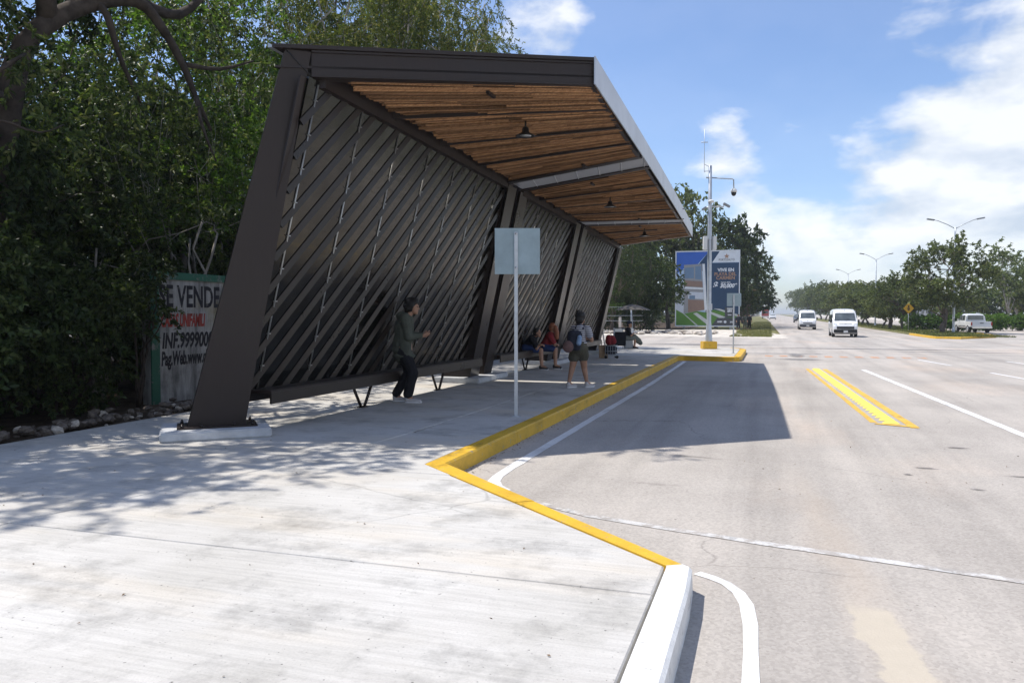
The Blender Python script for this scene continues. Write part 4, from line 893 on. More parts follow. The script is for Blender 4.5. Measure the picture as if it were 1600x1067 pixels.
P0 = gl2(170); P0 = P0[(P0[:, 0] < np.array([ex(y) for y in P0[:, 1]]) - .05)]
litter('pavement_leaves', 'few tiny dry leaves scattered over the pale pavement', len(P0), lambda n: P0)
def gl3(n): return np.stack([RNG.uniform(-.4, 5, n), RNG.uniform(3, 14, n), np.full(n, ROADZ + .008)], 1)
litter('road_litter', 'tiny scattered leaf bits on the asphalt', 90, gl3)
def gl4(n): return np.stack([RNG.uniform(-16, -9.2, n), RNG.uniform(3, 34, n), np.full(n, -.045)], 1)
litter('forest_leaves', 'fallen leaves on the ground under the trees', 2600, gl4)
# rubble border
def rockmesh(mat):
    bm = bmesh.new(); bmesh.ops.create_icosphere(bm, subdivisions=1, radius=.5)
    for v in bm.verts: v.co *= random.uniform(.7, 1.2); v.co.z *= .72
    me = bpy.data.meshes.new('stone'); bm.to_mesh(me); bm.free(); me.materials.append(mat); return me
RK = [rockmesh(M['rock']) for _ in range(7)] + [rockmesh(M['rockp'])]; RKP = [rockmesh(M['rockp']) for _ in range(5)] + [rockmesh(M['rock'])]
rb = thing('rubble_border', 'strip of grey brown rubble stones between the pavement and the dark bushes', 'rubble', (-9.6, 8, -.06))
for k in range(280):
    y = random.uniform(5.2, 14.2) ; s_ = random.choice((.08, .10, .13, .16, .21)); x = lx(y) - .12 - abs(random.gauss(0, .42)) - s_ * .3
    o = obj('stone', random.choice(RK), rb, (x + 9.6, y - 8, s_ * .22 + random.uniform(0, .08))); o.scale = (s_, s_ * random.uniform(.7, 1.2), s_ * random.uniform(.6, 1)); o.rotation_euler = (random.uniform(-.5, .5), random.uniform(-.5, .5), random.uniform(0, 6))
rb2 = thing('rubble_heap', 'low pale heap of broken limestone in front of the billboard and wire fence', 'rubble', (-11, 70, ROADZ))
for k in range(170):
    x = random.uniform(-20, -4.5); s_ = random.uniform(.2, .75); o = obj('stone', random.choice(RKP), rb2, (x + 11, random.gauss(0, 1.6) + (x + 11) * -.1, s_ * .22)); o.scale = (s_ * 1.3, s_, s_ * random.uniform(.5, .8)); o.rotation_euler = (0, 0, random.uniform(0, 6))

# ================================================================== painted wall on the left
X_T = lambda y, z, x=-10.66: Matrix(((0, 0, 1, x), (1, 0, 0, y), (0, 1, 0, z), (0, 0, 0, 1)))
pw = thing('painted_wall', 'weathered grey plaster wall with green border and hand painted for sale lettering', 'wall', (0, 0, 0))
MB().box((-10.78, 15.4, 1.1), (.2, 7.9, 2.55), 0, None, .01).build('wall', M['oldwall'], pw)
MB().box((-10.672, 15.4, 2.305), (.03, 7.92, .14)).build('border_band', M['signgreen'], pw); MB().box((-10.672, 11.55, 1.03), (.028, .2, 2.40)).build('border_band', M['signgreen'], pw)
for txt, y, z, size, mat, sx, shr in (('SE VENDE', 11.66, 1.73, .58, M['inkblack'], .66, .02), ('CASAS UNIFAMILI', 11.7, 1.36, .34, M['inkred'], .44, .22), ('INF.9999000', 11.72, .96, .40, M['inkblack'], .66, .18), ('Pag.Web.www.ch', 11.70, .64, .36, M['inkblack'], .50, .14)):
    text(txt, 'lettering', mat, size, X_T(y, z, -10.676), pw, sx, 'LEFT', .012, shr)

ob = thing('bush', 'leafy branch bush hanging over the upper left corner of the painted wall', 'bush', (-10.5, 10.95, -.1), 0, gB)
m = MB()
for q in ((.15, .3, 2.3), (.12, .55, 1.7), (.0, .15, 1.9), (.05, -.2, 2.0), (.0, .45, 2.5)): limb(m, (0, 0, 0), q, .03, .008, 5, 5, .1)
m.build('trunk', M['barkd'], ob)
cl = np.array([(.12, .25, 2.3), (.1, .5, 1.75), (.0, .1, 1.9), (.05, -.2, 2.0), (.0, .5, 2.55), (-.1, -.3, 1.5), (.05, .05, 1.5), (-.1, 0, 2.7)]); C, D = sprays(cl, RNG.uniform(.2, .34, len(cl)), 14, 20, .3, .4); obj('crown', leaf_mesh('crown', M['leafB'], C, D, .09, .48), ob)

# ================================================================== signs and poles
def signpost(x, y, h, s_, label, rz, pw_=.028):
    t = thing('street_sign', label, 'sign', (x, y, 0), rz, 'bare signs seen from behind')
    MB().box((0, .03, h / 2 - .03), (pw_ * 2, pw_ * 1.2, h - .06), 0, None, .006).build('post', M['galv'], t)
    MB().box((.02, .055, h - s_[1] / 2), (s_[0], .006, s_[1]), 0, None, .002).build('sign_plate', M['signback'], t)
    m = MB()
    for z in (.09, s_[1] - .1): m.lathe([(.014, 0), (.014, .012)], (0, .008, h - z), 8, Matrix.Rotation(R(90), 4, 'X'))
    m.build('bolt', M['chrome'], t); MB().box((0, .03, .006), (.14, .12, .01)).build('foot_plate', M['galv'], t)
M['signback'] = simple('dull_sheet_aluminium', (.30, .38, .41), .5, .35, .13, 3.5)
signpost(-3.74, 11.54, 2.92, (.70, .71), 'grey square sign back on a post in front of the shelter wall', YAW)
signpost(-1.41, 32.8, 2.42, (.58, .52), 'small grey sign back on a post at the end of the yellow kerb', YAW)
cp = thing('camera_pole', 'tall grey tapered pole with surveillance cameras and aerial on a yellow base', 'pole', (-2.66, 36.6, 0), YAW)
MB().box((0, 0, .17), (.62, .62, .34), 0, None, .02).build('base_block', M['yellow'], cp)
m = MB(); m.lathe([(.17, .34), (.165, .36), (.105, 1.2), (.10, 1.22), (.098, 4.5), (.075, 8.25), (.0, 8.3)], n=14); m.build('pole', M['galv'], cp)
MB().tube([(0, 0, 7.72), (1.0, 0, 7.66), (1.06, 0, 7.62), (1.07, 0, 7.2)], .028, 6).tube([(-.18, 0, 7.73), (0, 0, 7.72)], .04, 6).build('camera_arm', M['galv'], cp)
d = MB(); d.lathe([(.06, .12), (.12, .08), (.14, 0.), (.135, -.06)], (1.07, 0, 7.12), 14); dome = d.build('dome_housing', M['plate'], cp)
MB().ell((1.07, 0, 7.04), (.115, .115, .15), 8).build('dome_lens', M['black'], dome)
MB().tube([(-.22, 0, 6.35), (.0, 0, 6.42), (.62, 0, 6.42), (.62, 0, 6.52)], .03, 6).build('camera_arm', M['galv'], cp)
MB().box((.74, -.05, 6.48), (.34, .11, .11), 0, Matrix.Rotation(R(28), 4, 'Y'), .02).build('bullet_camera', M['bbgrey'], cp); MB().box((-.27, -.05, 6.33), (.24, .1, .1), 0, Matrix.Rotation(R(-35), 4, 'Y'), .02).build('bullet_camera', M['bbgrey'], cp)
MB().lathe([(.05, 0), (.14, .02), (.12, .1), (.03, .14)], (0.02, -.12, 6.58), 12).build('siren', M['plate'], cp)
MB().tube([(-.27, 0, 7.95), (-.27, 0, 9.9)], .012, 5).tube([(-.42, 0, 9.3), (-.12, 0, 9.3)], .022, 5).tube([(-.27, 0, 8.32), (-.03, 0, 8.2)], .016, 5).tube([(-.27, 0, 8.0), (-.03, 0, 8.02)], .016, 5).build('aerial', M['galv'], cp)
for s_ in (-1, 1): MB().box((s_ * .21, -.02, 4.78), (.17, .2, .62), 0, None, .02).build('antenna_box', M['plate'], cp)
MB().box((0, -.02, 4.7), (.14, .14, .5)).build('clamp', M['bbgrey'], cp)
MB().box((0, -.13, 1.9), (.2, .12, .3), 0, None, .01).build('junction_box', M['galv'], cp)
# street lamps
def street_lamp(x, y, h, span, label, rz=0):
    t = thing('street_lamp', label, 'street lamp', (x, y, -.08), rz, 'double armed street lamps on the median')
    MB().lathe([(.16, 0), (.16, .05), (.12, .08), (.105, .5), (.065, h), (.0, h + .03)], n=12).build('pole', M['galv'], t)
    for s_ in (-1, 1):
        a = MB().tube([(0, 0, h - .15), (s_ * .35 * span, 0, h + .22), (s_ * .8 * span, 0, h + .58), (s_ * span, 0, h + .68)], .035, 6).build('arm', M['galv'], t)
        MB().box((s_ * (span + .28), 0, h + .72), (.68, .28, .12), 0, Matrix.Rotation(-s_ * R(10), 4, 'Y'), .04).build('lamp_head', M['bbgrey'], t)
    MB().box((0, -.1, 1.1), (.14, .05, .3)).build('hatch', M['bbgrey'], t)
street_lamp(15.5, 78.8, 9.35, 1.75, 'nearest double armed street lamp beside the large median tree', YAW - R(12))
street_lamp(14.0, 121, 9.35, 1.75, 'second double armed street lamp, rising above the small median trees', YAW)
street_lamp(14.0, 163, 9.35, 1.75, 'third and farthest street lamp above the receding tree row', YAW)
# yellow warning sign
ws = thing('warning_sign', 'yellow diamond warning sign on a thin post in the median', 'sign', (12.5, 83, -.1), YAW)
ws.scale = (.8, .8, .8)
MB().tube([(0, .03, 0), (0, .03, 2.9)], .035, 6).build('post', M['galv'], ws)
MB().box((0, 0, 2.75), (.92, .012, .92), 0, Matrix.Rotation(R(45), 4, 'Y'), .004).build('sign_plate', M['signyel'], ws)
MB().box((0, -.012, 2.72), (.1, .006, .5)).box((.0, -.012, 3.03), (.16, .006, .14)).box((.12, -.012, 2.72), (.06, .006, .3)).box((-.12, -.012, 2.72), (.06, .006, .3)).build('symbol', M['black'], ws)

# ================================================================== billboard
bb = thing('billboard', 'large upright property billboard with a white house picture and navy text panel', 'billboard', (-10.2, 90, 0))
BW, BHt = 6.9, 8.35
def bpoly(pts, mat, lay, name='print'):
    z0 = .2; f = lambda p: (p[0] * BW, -.16 - .004 * lay, z0 + p[1] * BHt)
    return MB().quad(*[f(p) for p in pts]).build(name, M[mat], bb)
MB().box((BW / 2, 0, .2 + BHt / 2), (BW, .3, BHt), 0).build('panel_body', M['bbwhite'], bb)
for x in (.9, BW / 2, BW - .9): MB().box((x, .25, -.2 + 2.2), (.25, .2, 4.6)).build('post', M['galv'], bb)
fr = MB()
for a, b in (((0, 0), (1, 0)), ((1, 0), (1, 1)), ((1, 1), (0, 1)), ((0, 1), (0, 0))):
    p, q = Vector((a[0] * BW, -.17, .2 + a[1] * BHt)), Vector((b[0] * BW, -.17, .2 + b[1] * BHt)); c = (p + q) / 2; l = (q - p).length
    fr.box(c, (l + .1 if a[1] == b[1] else .1, .1, .1 if a[1] == b[1] else l - .102))
fr.build('frame', M['bbwhite'], bb)
bpoly([(0.01, .01), (.99, .01), (.99, .99), (.01, .99)], 'bbsky', 1)
bpoly([(.35, .99), (.52, .99), (.30, .78), (.13, .78)], 'bbblue', 2); bpoly([(.01, .99), (.36, .99), (.14, .78), (.01, .70)], 'bbblue', 2.3)
bpoly([(.52, .99), (.70, .99), (.57, .83), (.57, .12), (.48, .12), (.44, .72), (.34, .80)], 'bbnavy', 3)
bpoly([(.57, .84), (.99, .84), (.99, .01), (.57, .01)], 'bbnavy', 4); bpoly([(.69, .99), (.99, .99), (.99, .845), (.575, .845)], 'bbwhite', 4)
bpoly([(.01, .01), (.60, .01), (.60, .17), (.34, .20), (.13, .165), (.01, .22)], 'bbgreen', 5)
bpoly([(.59, .22), (.99, .15), (.99, .10), (.76, .12), (.58, .01), (.50, .10)], 'bbgreen', 5.4)
bpoly([(.01, .22), (.13, .165), (.13, .62), (.01, .52)], 'bbwall', 6); bpoly([(.13, .17), (.46, .215), (.41, .83), (.13, .82)], 'bbgrey', 6)
bpoly([(.14, .53), (.44, .51), (.44, .49), (.14, .50)], 'bbwhite', 7); bpoly([(.42, .83), (.46, .83), (.50, .215), (.46, .21)], 'bbwhite', 7)
bpoly([(.14, .615), (.425, .595), (.428, .52), (.14, .535)], 'bbbrown', 7); bpoly([(.31, .80), (.40, .80), (.41, .62), (.31, .63)], 'bbwin', 7); bpoly([(.14, .78), (.29, .79), (.29, .64), (.14, .64)], 'bbwin', 7)
bpoly([(.20, .46), (.44, .45), (.445, .36), (.20, .37)], 'bbwall', 7); bpoly([(.22, .41), (.31, .41), (.31, .36), (.22, .36)], 'bbwin', 8); bpoly([(.20, .355), (.45, .345), (.46, .22), (.20, .18)], 'bbbrown', 7.5)
bpoly([(.28, .17), (.34, .18), (.56, .05), (.52, .01)], 'bbpath', 7); bpoly([(.45, .205), (.54, .20), (.80, .12), (.72, .10)], 'bbpath', 7); bpoly([(.60, .235), (.70, .23), (.99, .155), (.99, .125)], 'bbpath', 7)
bpoly([(.10, .185), (.12, .18), (.36, .01), (.33, .01)], 'bbpath', 6.5)
bpoly([(.66, .11), (.99, .11), (.99, .012), (.58, .012)], 'bbdark', 9); bpoly([(.78, .25), (.93, .25), (.93, .12), (.78, .12)], 'bbdark', 9)
TB = lambda u, v, lay=10: Matrix(((1, 0, 0, u * BW), (0, 0, -1, -.16 - .004 * lay), (0, 1, 0, .2 + v * BHt), (0, 0, 0, 1)))
for txt, u, v, s_, mt, sx, bold, sh_ in (('VIVE EN', .79, .725, .50, 'bbwhite', 1.0, .02, 0), ('PLAYA DEL', .78, .67, .50, 'bbtan', .95, .015, 0), ('CARMEN', .785, .62, .50, 'bbtan', 1.0, .015, 0), ('Ingresos desde', .79, .575, .17, 'bbwhite', 1.0, .008, 0), ('30,000*', .825, .512, .60, 'bbwhite', .93, .03, .25), ('$', .625, .512, .92, 'bbwhite', 1.0, .03, .2), ('PORTOSALTO', .80, .865, .34, 'bbdark', .78, 0, 0), ('DESDE', .855, .225, .2, 'bbwhite', 1, .01, 0), ('$81', .855, .19, .34, 'bbwhite', 1, .02, 0), ('lotes', .855, .145, .2, 'bbwhite', 1, .01, 0), ('AMPI', .70, .05, .24, 'bbwhite', 1, .02, 0), ('jalpi', .89, .05, .26, 'bbwhite', 1, .01, 0)):
    text(txt, 'lettering', M[mt], s_, TB(u, v), bb, sx, 'CENTER', bold, sh_)
st = [( .80 + .045 * (1 if k % 2 == 0 else .42) * math.sin(math.pi * k / 5), .925 + .037 * (1 if k % 2 == 0 else .42) * math.cos(math.pi * k / 5)) for k in range(10)]
bpoly(st, 'bbtan', 10, 'star_emblem')
bpoly([(.785 + .022 * math.cos(k * .524), .058 + .018 * math.sin(k * .524)) for k in range(12)], 'bbwhite', 10, 'round_emblem')
# wire fence left of the billboard
wf = thing('wire_fence', 'low wire fence with pale posts left of the billboard beyond the side road', 'fence', (-16, 68.5, ROADZ))
for x in (-5.5, -2.2, 1.1, 4.4): MB().tube([(x, 0, 0), (x, 0, 2.5)], .045, 6).build('post', M['galv'], wf)
for z in (1.15, 1.6, 2.35): MB().tube([(-9, 0, z), (-2.2, 0, z - .02), (1.1, 0, z - .02), (5.4, 0, z)], .016, 4).build('wire', M['galv'], wf)
tag(MB().box((0, 0, .6), (.22, .22, 1.6), 0, None, .02).build('concrete_post', M['rockp'], None), 'short pale concrete post standing behind the wire fence', 'post').location = (-12.75, 69.4, -.1)

# ================================================================== people
def remesh(mb, name, mat, vox, smooth=4):
    me = mb.mesh(name, mat); o = bpy.data.objects.new(name, me); COL.objects.link(o)
    r = o.modifiers.new('r', 'REMESH'); r.mode = 'VOXEL'; r.voxel_size = vox; r.use_smooth_shade = True
    sm = o.modifiers.new('s', 'SMOOTH'); sm.factor = .5; sm.iterations = smooth
    bpy.context.view_layer.update()
    m2 = bpy.data.meshes.new_from_object(o.evaluated_get(bpy.context.evaluated_depsgraph_get())); bpy.data.objects.remove(o); bpy.data.meshes.remove(me)
    m2.name = name; m2.materials.clear(); m2.materials.append(mat); m2.polygons.foreach_set('use_smooth', [True] * len(m2.polygons)); return m2
def cap(m, *pr):
    """chain of (point, radius); closed tapered limb"""
    for (p, r) in pr: m.ell(p, (r, r, r), 6)
    for (p, r), (q, s_) in zip(pr, pr[1:]): m.tube([p, q], [r, s_], 10)
    return m
from mathutils import noise as mnoise
CLOTH = {'jacket', 'trousers', 'top', 'striped_top', 'shorts', 'skirt', 'hair', 'pack_body'}
def shape(name, mat, parent, chains, ells=(), vox=.011, smooth=3):
    m = MB()
    for c in chains: cap(m, *c)
    for c, r, *T in ells: m.ell(c, r, 8, T[0] if T else None)
    me = remesh(m, name, mat, vox, smooth)
    if name in CLOTH:
        sc_, am = (26, .010) if name == 'hair' else (11, .011)
        n_ = len(me.vertices); co = np.empty(n_ * 3, np.float32); no = np.empty(n_ * 3, np.float32); me.vertices.foreach_get('co', co); me.vertices.foreach_get('normal', no)
        co, no = co.reshape(-1, 3), no.reshape(-1, 3); q = np.zeros(n_)
        for _ in range(7):
            k = RNG.normal(size=3) * sc_ * np.array([1, 1, .8]); q += np.sin(co @ k + RNG.uniform(0, 6.28) + 1.5 * np.sin(co @ (RNG.normal(size=3) * sc_ * .5)))
        me.vertices.foreach_set('co', (co + no * (q / 4 * am)[:, None]).astype(np.float32).reshape(-1))
        me.update()
    return obj(name, me, parent)
V = Vector
def hand_chains(wrist, d, palm_n, ln=.175):
    """palm and five unequal bent fingers; d forward direction, palm_n palm normal"""
    w_, d, n = V(wrist), V(d).normalized(), V(palm_n).normalized(); s_ = d.cross(n).normalized(); k = ln / .175; ch = []
    for j, (o, L_) in enumerate(((-.030, .072), (-.010, .082), (.010, .078), (.029, .062))):
        a = w_ + d * .085 * k + s_ * o * k; b = a + (d * .8 + n * .35).normalized() * L_ * .5 * k; c = b + (d * .35 + n * .9).normalized() * L_ * .5 * k
        ch.append([(w_ + s_ * o * .5 * k, .020 * k), (a, .0125 * k), (b, .0098 * k), (c, .0085 * k)])
    t0 = w_ + d * .025 * k - s_ * .03 * k; t1 = t0 + (d * .7 - s_ * .6 + n * .2).normalized() * .04 * k; ch.append([(w_, .02 * k), (t0, .016 * k), (t1, .0125 * k), (t1 + (d + n * .6).normalized() * .032 * k, .0095 * k)])
    return ch
def head(c, fx, s_=1.):
    """head pieces: skull, jaw, nose, ears; fx is the facing direction"""
    c, f = V(c), V(fx).normalized(); side = V((-f.y, f.x, 0)).normalized(); u = V((0, 0, 1)); rot = Matrix((f, side, u)).transposed().to_4x4()
    E = [(c + u * .02 * s_, (.098 * s_, .078 * s_, .112 * s_), rot), (c + f * .030 * s_ - u * .055 * s_, (.065 * s_, .056 * s_, .070 * s_), rot), (c + f * .100 * s_ - u * .012 * s_, (.020 * s_, .013 * s_, .024 * s_), rot), (c + f * .082 * s_ - u * .062 * s_, (.016 * s_, .026 * s_, .012 * s_), rot), (c + f * .062 * s_ - u * .10 * s_, (.026 * s_, .028 * s_, .02 * s_), rot)]
    for q in (-1, 1): E += [(c + side * .08 * s_ * q - f * .008 * s_ - u * .01 * s_, (.022 * s_, .010 * s_, .034 * s_), rot), (c + f * .088 * s_ + side * q * .034 * s_ + u * .028 * s_, (.014 * s_, .022 * s_, .008 * s_), rot)]
    return E
def eyes(parent, c, fx, s_=1.):
    c, f = V(c), V(fx).normalized(); side = V((-f.y, f.x, 0)).normalized(); m = MB()
    for q in (-1, 1): m.ell(c + f * .088 * s_ + side * q * .032 * s_ + V((0, 0, .010 * s_)), (.010 * s_, .012 * s_, .008 * s_), 5)
    m.build('eyes', M['black'], parent)
def shoe(parent, heel, toe, mat='shoe'):
    h, t = V(heel), V(toe); d = (t - h); 
    o = shape('shoe', M[mat], parent, [[(h + V((0, 0, .045)), .042), (h + d * .35 + V((0, 0, .045)), .045), (t - d * .12 + V((0, 0, .03)), .040)], [(h + V((0, 0, .06)), .045), (h + V((0, 0, .09)), .046)]], (), .011, 2)
    q = V((-d.y, d.x, 0)).normalized(); dn = d.normalized(); s_ = MB(); ring = []
    for k in range(14):
        a = 2 * math.pi * k / 14; ring.append(h + d * .44 + dn * math.cos(a) * (d.length * .5 + .03) + q * math.sin(a) * .05)
    s_.prism([(p.x, p.y) for p in ring], h.z + .003, h.z + .024); s_.build('sole', M['sole'], o)
# --- standing man with phone (local X = to the right in the picture, Y = away)
pm = thing('person', 'person in olive hooded jacket and black trousers looking at a phone', 'person', (-6.26, 12.83, 0), YAW)
hc = (.135, .0, 1.735); fd = (.93, -.1, -.25)
HL = [(.05, .10, 1.53), (.07, .12, 1.20), (.32, .04, 1.21)]; HR = [(.02, -.16, 1.52), (.085, -.19, 1.19), (.32, -.05, 1.20)]
legA = [((-.03, -.09, .96), .105), ((.165, -.10, .55), .068), ((.055, -.11, .11), .045)]; legB = [((-.04, .09, .96), .105), ((.06, .10, .52), .068), ((-.19, .12, .11), .045)]
ch = [[((.0, 0, .95), .13), ((-.02, 0, 1.2), .13), ((.0, 0, 1.42), .14)], [((.03, 0, 1.5), .06), ((.10, 0, 1.63), .052)], legA, legB, [(HL[0], .06), (HL[1], .042), (HL[2], .030)], [(HR[0], .06), (HR[1], .042), (HR[2], .030)], [((.055, -.11, .1), .045), ((.16, -.12, .05), .035)], [((-.19, .12, .1), .045), ((-.08, .12, .05), .035)]]
ch += hand_chains((.32, -.05, 1.20), (.95, .1, .35), (-.2, .75, .6), .18) + hand_chains((.32, .04, 1.21), (.95, -.05, .3), (-.2, -.75, .6), .18)
body = shape('body', M['skin'], pm, ch, [((.0, 0, 1.45), (.11, .19, .10))] + head(hc, fd, 1.12), .0085, 2)
eyes(pm, hc, fd, 1.12)
shape('hair', M['hair'], pm, [], [((.105, 0, 1.79), (.125, .108, .105)), ((.075, 0, 1.71), (.10, .106, .11)), ((.19, 0, 1.805), (.06, .085, .05)), ((.12, -.085, 1.74), (.05, .03, .06)), ((.12, .085, 1.74), (.05, .03, .06)), ((.1, .03, 1.87), (.07, .06, .035)), ((.05, -.05, 1.85), (.06, .05, .04)), ((.17, .05, 1.85), (.05, .04, .03)), ((.20, -.03, 1.85), (.045, .04, .03)), ((.01, .03, 1.80), (.035, .05, .05)), ((.0, -.03, 1.74), (.035, .05, .05)), ((.03, .0, 1.64), (.05, .07, .04)), ((.22, .02, 1.80), (.025, .05, .03))], .012, 1)
shape('jacket', M['hood'], pm, [[((-.04, 0, .84), .165), ((-.05, 0, 1.1), .175), ((-.02, 0, 1.35), .175), ((.0, 0, 1.47), .15)], [((.0, -.07, .86), .13), ((.0, -.08, 1.3), .13)], [((.0, .07, .86), .13), ((.0, .08, 1.3), .13)], [(HL[0], .095), (HL[1], .075), ((.28, .05, 1.212), .055)], [(HR[0], .095), (HR[1], .078), ((.28, -.065, 1.202), .055)], [((.02, -.06, 1.54), .08), ((-.07, -.04, 1.56), .075), ((-.09, .0, 1.55), .08), ((-.07, .05, 1.56), .075), ((.02, .06, 1.54), .08)]], [((.02, -.185, 1.0), (.09, .03, .11)), ((-.03, 0, .84), (.215, .205, .07)), ((-.06, 0, .95), (.19, .19, .10))], .011, 3)
shape('trousers', M['blackcloth'], pm, [[((-.03, 0, .93), .16), ((-.03, 0, .82), .15)], [((-.03, -.09, .92), .125), ((.15, -.10, .56), .098), ((.06, -.11, .16), .082)], [((-.04, .09, .92), .125), ((.05, .10, .53), .098), ((-.185, .12, .15), .082)]], (), .012, 3)
shoe(pm, (.04, -.11, 0), (.30, -.15, 0)); shoe(pm, (-.21, .12, 0), (.05, .10, 0))
ph = MB().box((.47, -.02, 1.272), (.15, .075, .010), 0, Matrix.Rotation(R(-12), 4, 'Y'), .004).build('phone', M['black']); 
ph.location = pm.location; ph.rotation_euler = pm.rotation_euler; tag(ph, 'dark mobile phone held flat in the hands of the standing person in the olive jacket', 'phone')
# --- walking woman with backpack, seen from behind
pwm = thing('person', 'person walking in striped top and olive shorts, seen from behind', 'person', (-3.92, 16.49, 0), YAW)
hc = (.045, .03, 1.515); fd = (.75, .62, -.08)
lA = [((-.05, .03, .84), .108), ((-.135, .05, .45), .070), ((-.215, -.01, .11), .040)]; lB = [((.075, -.02, .84), .108), ((.125, .12, .44), .070), ((.185, .10, .10), .040)]
aR = [(.17, -.06, 1.27), (.27, -.04, 1.03), (.30, .17, 1.07)]; aL = [(-.10, .13, 1.27), (-.05, .26, 1.02), (.14, .30, 1.05)]
ch = [[((0, 0, .86), .135), ((0, 0, 1.05), .12), ((.02, 0, 1.22), .12)], [((.025, .01, 1.3), .055), ((.04, .02, 1.42), .048)], lA, lB, [(aR[0], .055), (aR[1], .045), (aR[2], .028)], [(aL[0], .055), (aL[1], .042), (aL[2], .028)], [((-.215, -.01, .1), .042), ((-.12, .06, .05), .032)], [((.185, .1, .1), .042), ((.28, .17, .05), .032)]]
ch += hand_chains(aR[2], (.2, .9, .1), (-.9, .2, 0), .16) + hand_chains(aL[2], (.9, .2, .1), (.1, -.9, 0), .16)
shape('body', M['skin'], pwm, ch, [((.03, 0, 1.27), (.16, .12, .08))] + head(hc, fd, .98), .0085, 2); eyes(pwm, hc, fd, .98)
shape('hair', M['hair'], pwm, [], [((.02, .005, 1.55), (.115, .108, .10)), ((.005, -.02, 1.48), (.10, .09, .10)), ((-.01, -.01, 1.64), (.06, .055, .045)), ((.0, -.03, 1.42), (.07, .05, .06))], .012, 1)
shape('striped_top', M['stripe'], pwm, [[((.0, 0, .95), .155), ((.0, 0, 1.1), .145), ((.02, 0, 1.24), .145)], [(aR[0], .085), ((.23, -.055, 1.13), .075)], [(aL[0], .085), ((-.07, .21, 1.13), .072)]], [((.03, .01, 1.28), (.185, .14, .075)), ((0, 0, .97), (.175, .15, .08))], .011, 3)
shape('shorts', M['shorts'], pwm, [[((.01, 0, .90), .17), ((.01, 0, .84), .17)], [((-.05, .02, .84), .135), ((-.105, .04, .66), .122)], [((.075, 0, .84), .135), ((.105, .07, .66), .122)]], [((.01, -.06, .85), (.17, .13, .10))], .011, 3)
shoe(pwm, (-.225, -.02, 0), (-.04, .11, 0)); shoe(pwm, (.175, .085, 0), (.35, .22, 0))
bp = thing('backpack', 'dark backpack with pale blue pouch worn by the walking person', 'backpack', (-3.92, 16.49, 0), YAW)
shape('pack_body', M['navy'], bp, [[((-.17, -.18, .92), .12), ((-.14, -.18, 1.14), .115)], [((-.06, -.20, .90), .10), ((-.05, -.19, 1.15), .10)]], (), .013, 3)
shape('front_pouch', M['mauve'], bp, [], [((-.25, -.26, .90), (.12, .09, .13))], .013, 2); shape('side_pouch', M['paleblue'], bp, [[((-.03, -.30, .98), .06), ((-.01, -.29, 1.10), .05)]], (), .012, 2)
MB().tube([(-.08, -.10, 1.28), (-.04, .0, 1.37), (.0, .1, 1.28)], .02, 6).tube([(.07, -.14, 1.26), (.11, -.03, 1.365), (.12, .1, 1.26)], .02, 6).build('strap', M['navy'], bp)
# --- seated pair on the second bench
def seated(label, loc, mats, hairm, hd_, sh_, hipp, knee, foot, hs=1., lean=0., arm=None):
    p = thing('person', label, 'person', loc, YAW)
    off = V((.02, .16, 0)); L1 = lambda q, k: tuple(V(q) + off * (k))
    fd = V((.85, -.4, -.25)); ch = [[(hipp, .13), (tuple((V(hipp) + V(sh_)) / 2), .125), (sh_, .11)], [(sh_, .06), (hd_, .05)]]
    for k in (-.55, .55): ch.append([(L1(hipp, k), .10), (L1(knee, k), .065), (L1((foot[0], foot[1], .10), k), .042), (L1((foot[0] + .12, foot[1] - .05, .05), k), .034)])
    hands = []
    for k in (-1, 1):
        a = L1(sh_, k); e = tuple(V(a) + V((.14, -.02, -.26))); w_ = arm or tuple(V(knee) + V((-.02, -.02, .16)) + off * .4 * k); w_ = tuple(V(w_) + off * .3 * k); ch.append([(a, .055), (e, .042), (w_, .03)]); ch += hand_chains(w_, (.9, -.3, -.1), (0, 0, -1), .165); hands.append((a, e, w_))
    shape('body', M['skin'], p, ch, head(hd_, fd, hs), .011, 2); eyes(p, hd_, fd, hs)
    shape('hair', M[hairm], p, [], [(tuple(V(hd_) + V((-.03, .01, .05))), (.105, .10, .09)), (tuple(V(hd_) + V((-.06, .03, -.02))), (.075, .09, .10))], .013, 1)
    shape('top', M[mats[0]], p, [[(tuple(V(hipp) + V((0, 0, .04))), .155), (tuple((V(hipp) + V(sh_)) / 2), .15), (sh_, .14)]] + [[(a, .085), (tuple(V(a).lerp(V(e), .7)), .068)] for a, e, w_ in hands], [(sh_, (.12, .2, .08))], .013, 3)
    shape('trousers', M[mats[1]], p, [[(L1(hipp, k), .13), (tuple(V(L1(hipp, k)).lerp(V(L1(knee, k)), .8)), .095)] for k in (-.55, .55)], (), .013, 3)
    for k in (-.55, .55):
        f = V(L1((foot[0] - .03, foot[1], 0), k)); shoe(p, f, f + V((.2, -.08, 0)), mats[2])
    return p
seated('person in dark top and blue shorts bending forward on the bench', (-6.12, 21.5, 0), ('blackcloth', 'bluecloth', 'black'), 'hair', (-.19, 0, 1.06), (-.34, .05, .86), (-.52, .12, .62), (-.10, .03, .56), (-.07, .0, 0))
pB = seated('person with reddish hair and red top sitting at the bench end', (-6.08, 21.95, 0), ('redcloth', 'bluecloth', 'black'), 'hairr', (.10, 0, 1.20), (.02, .04, .95), (-.14, .10, .62), (.16, .02, .56), (.16, -.03, 0))
shape('long_hair', M['hairr'], pB, [[((.16, -.05, 1.20), .07), ((.19, -.07, 1.05), .075), ((.20, -.07, .90), .06)]], (), .013, 2)
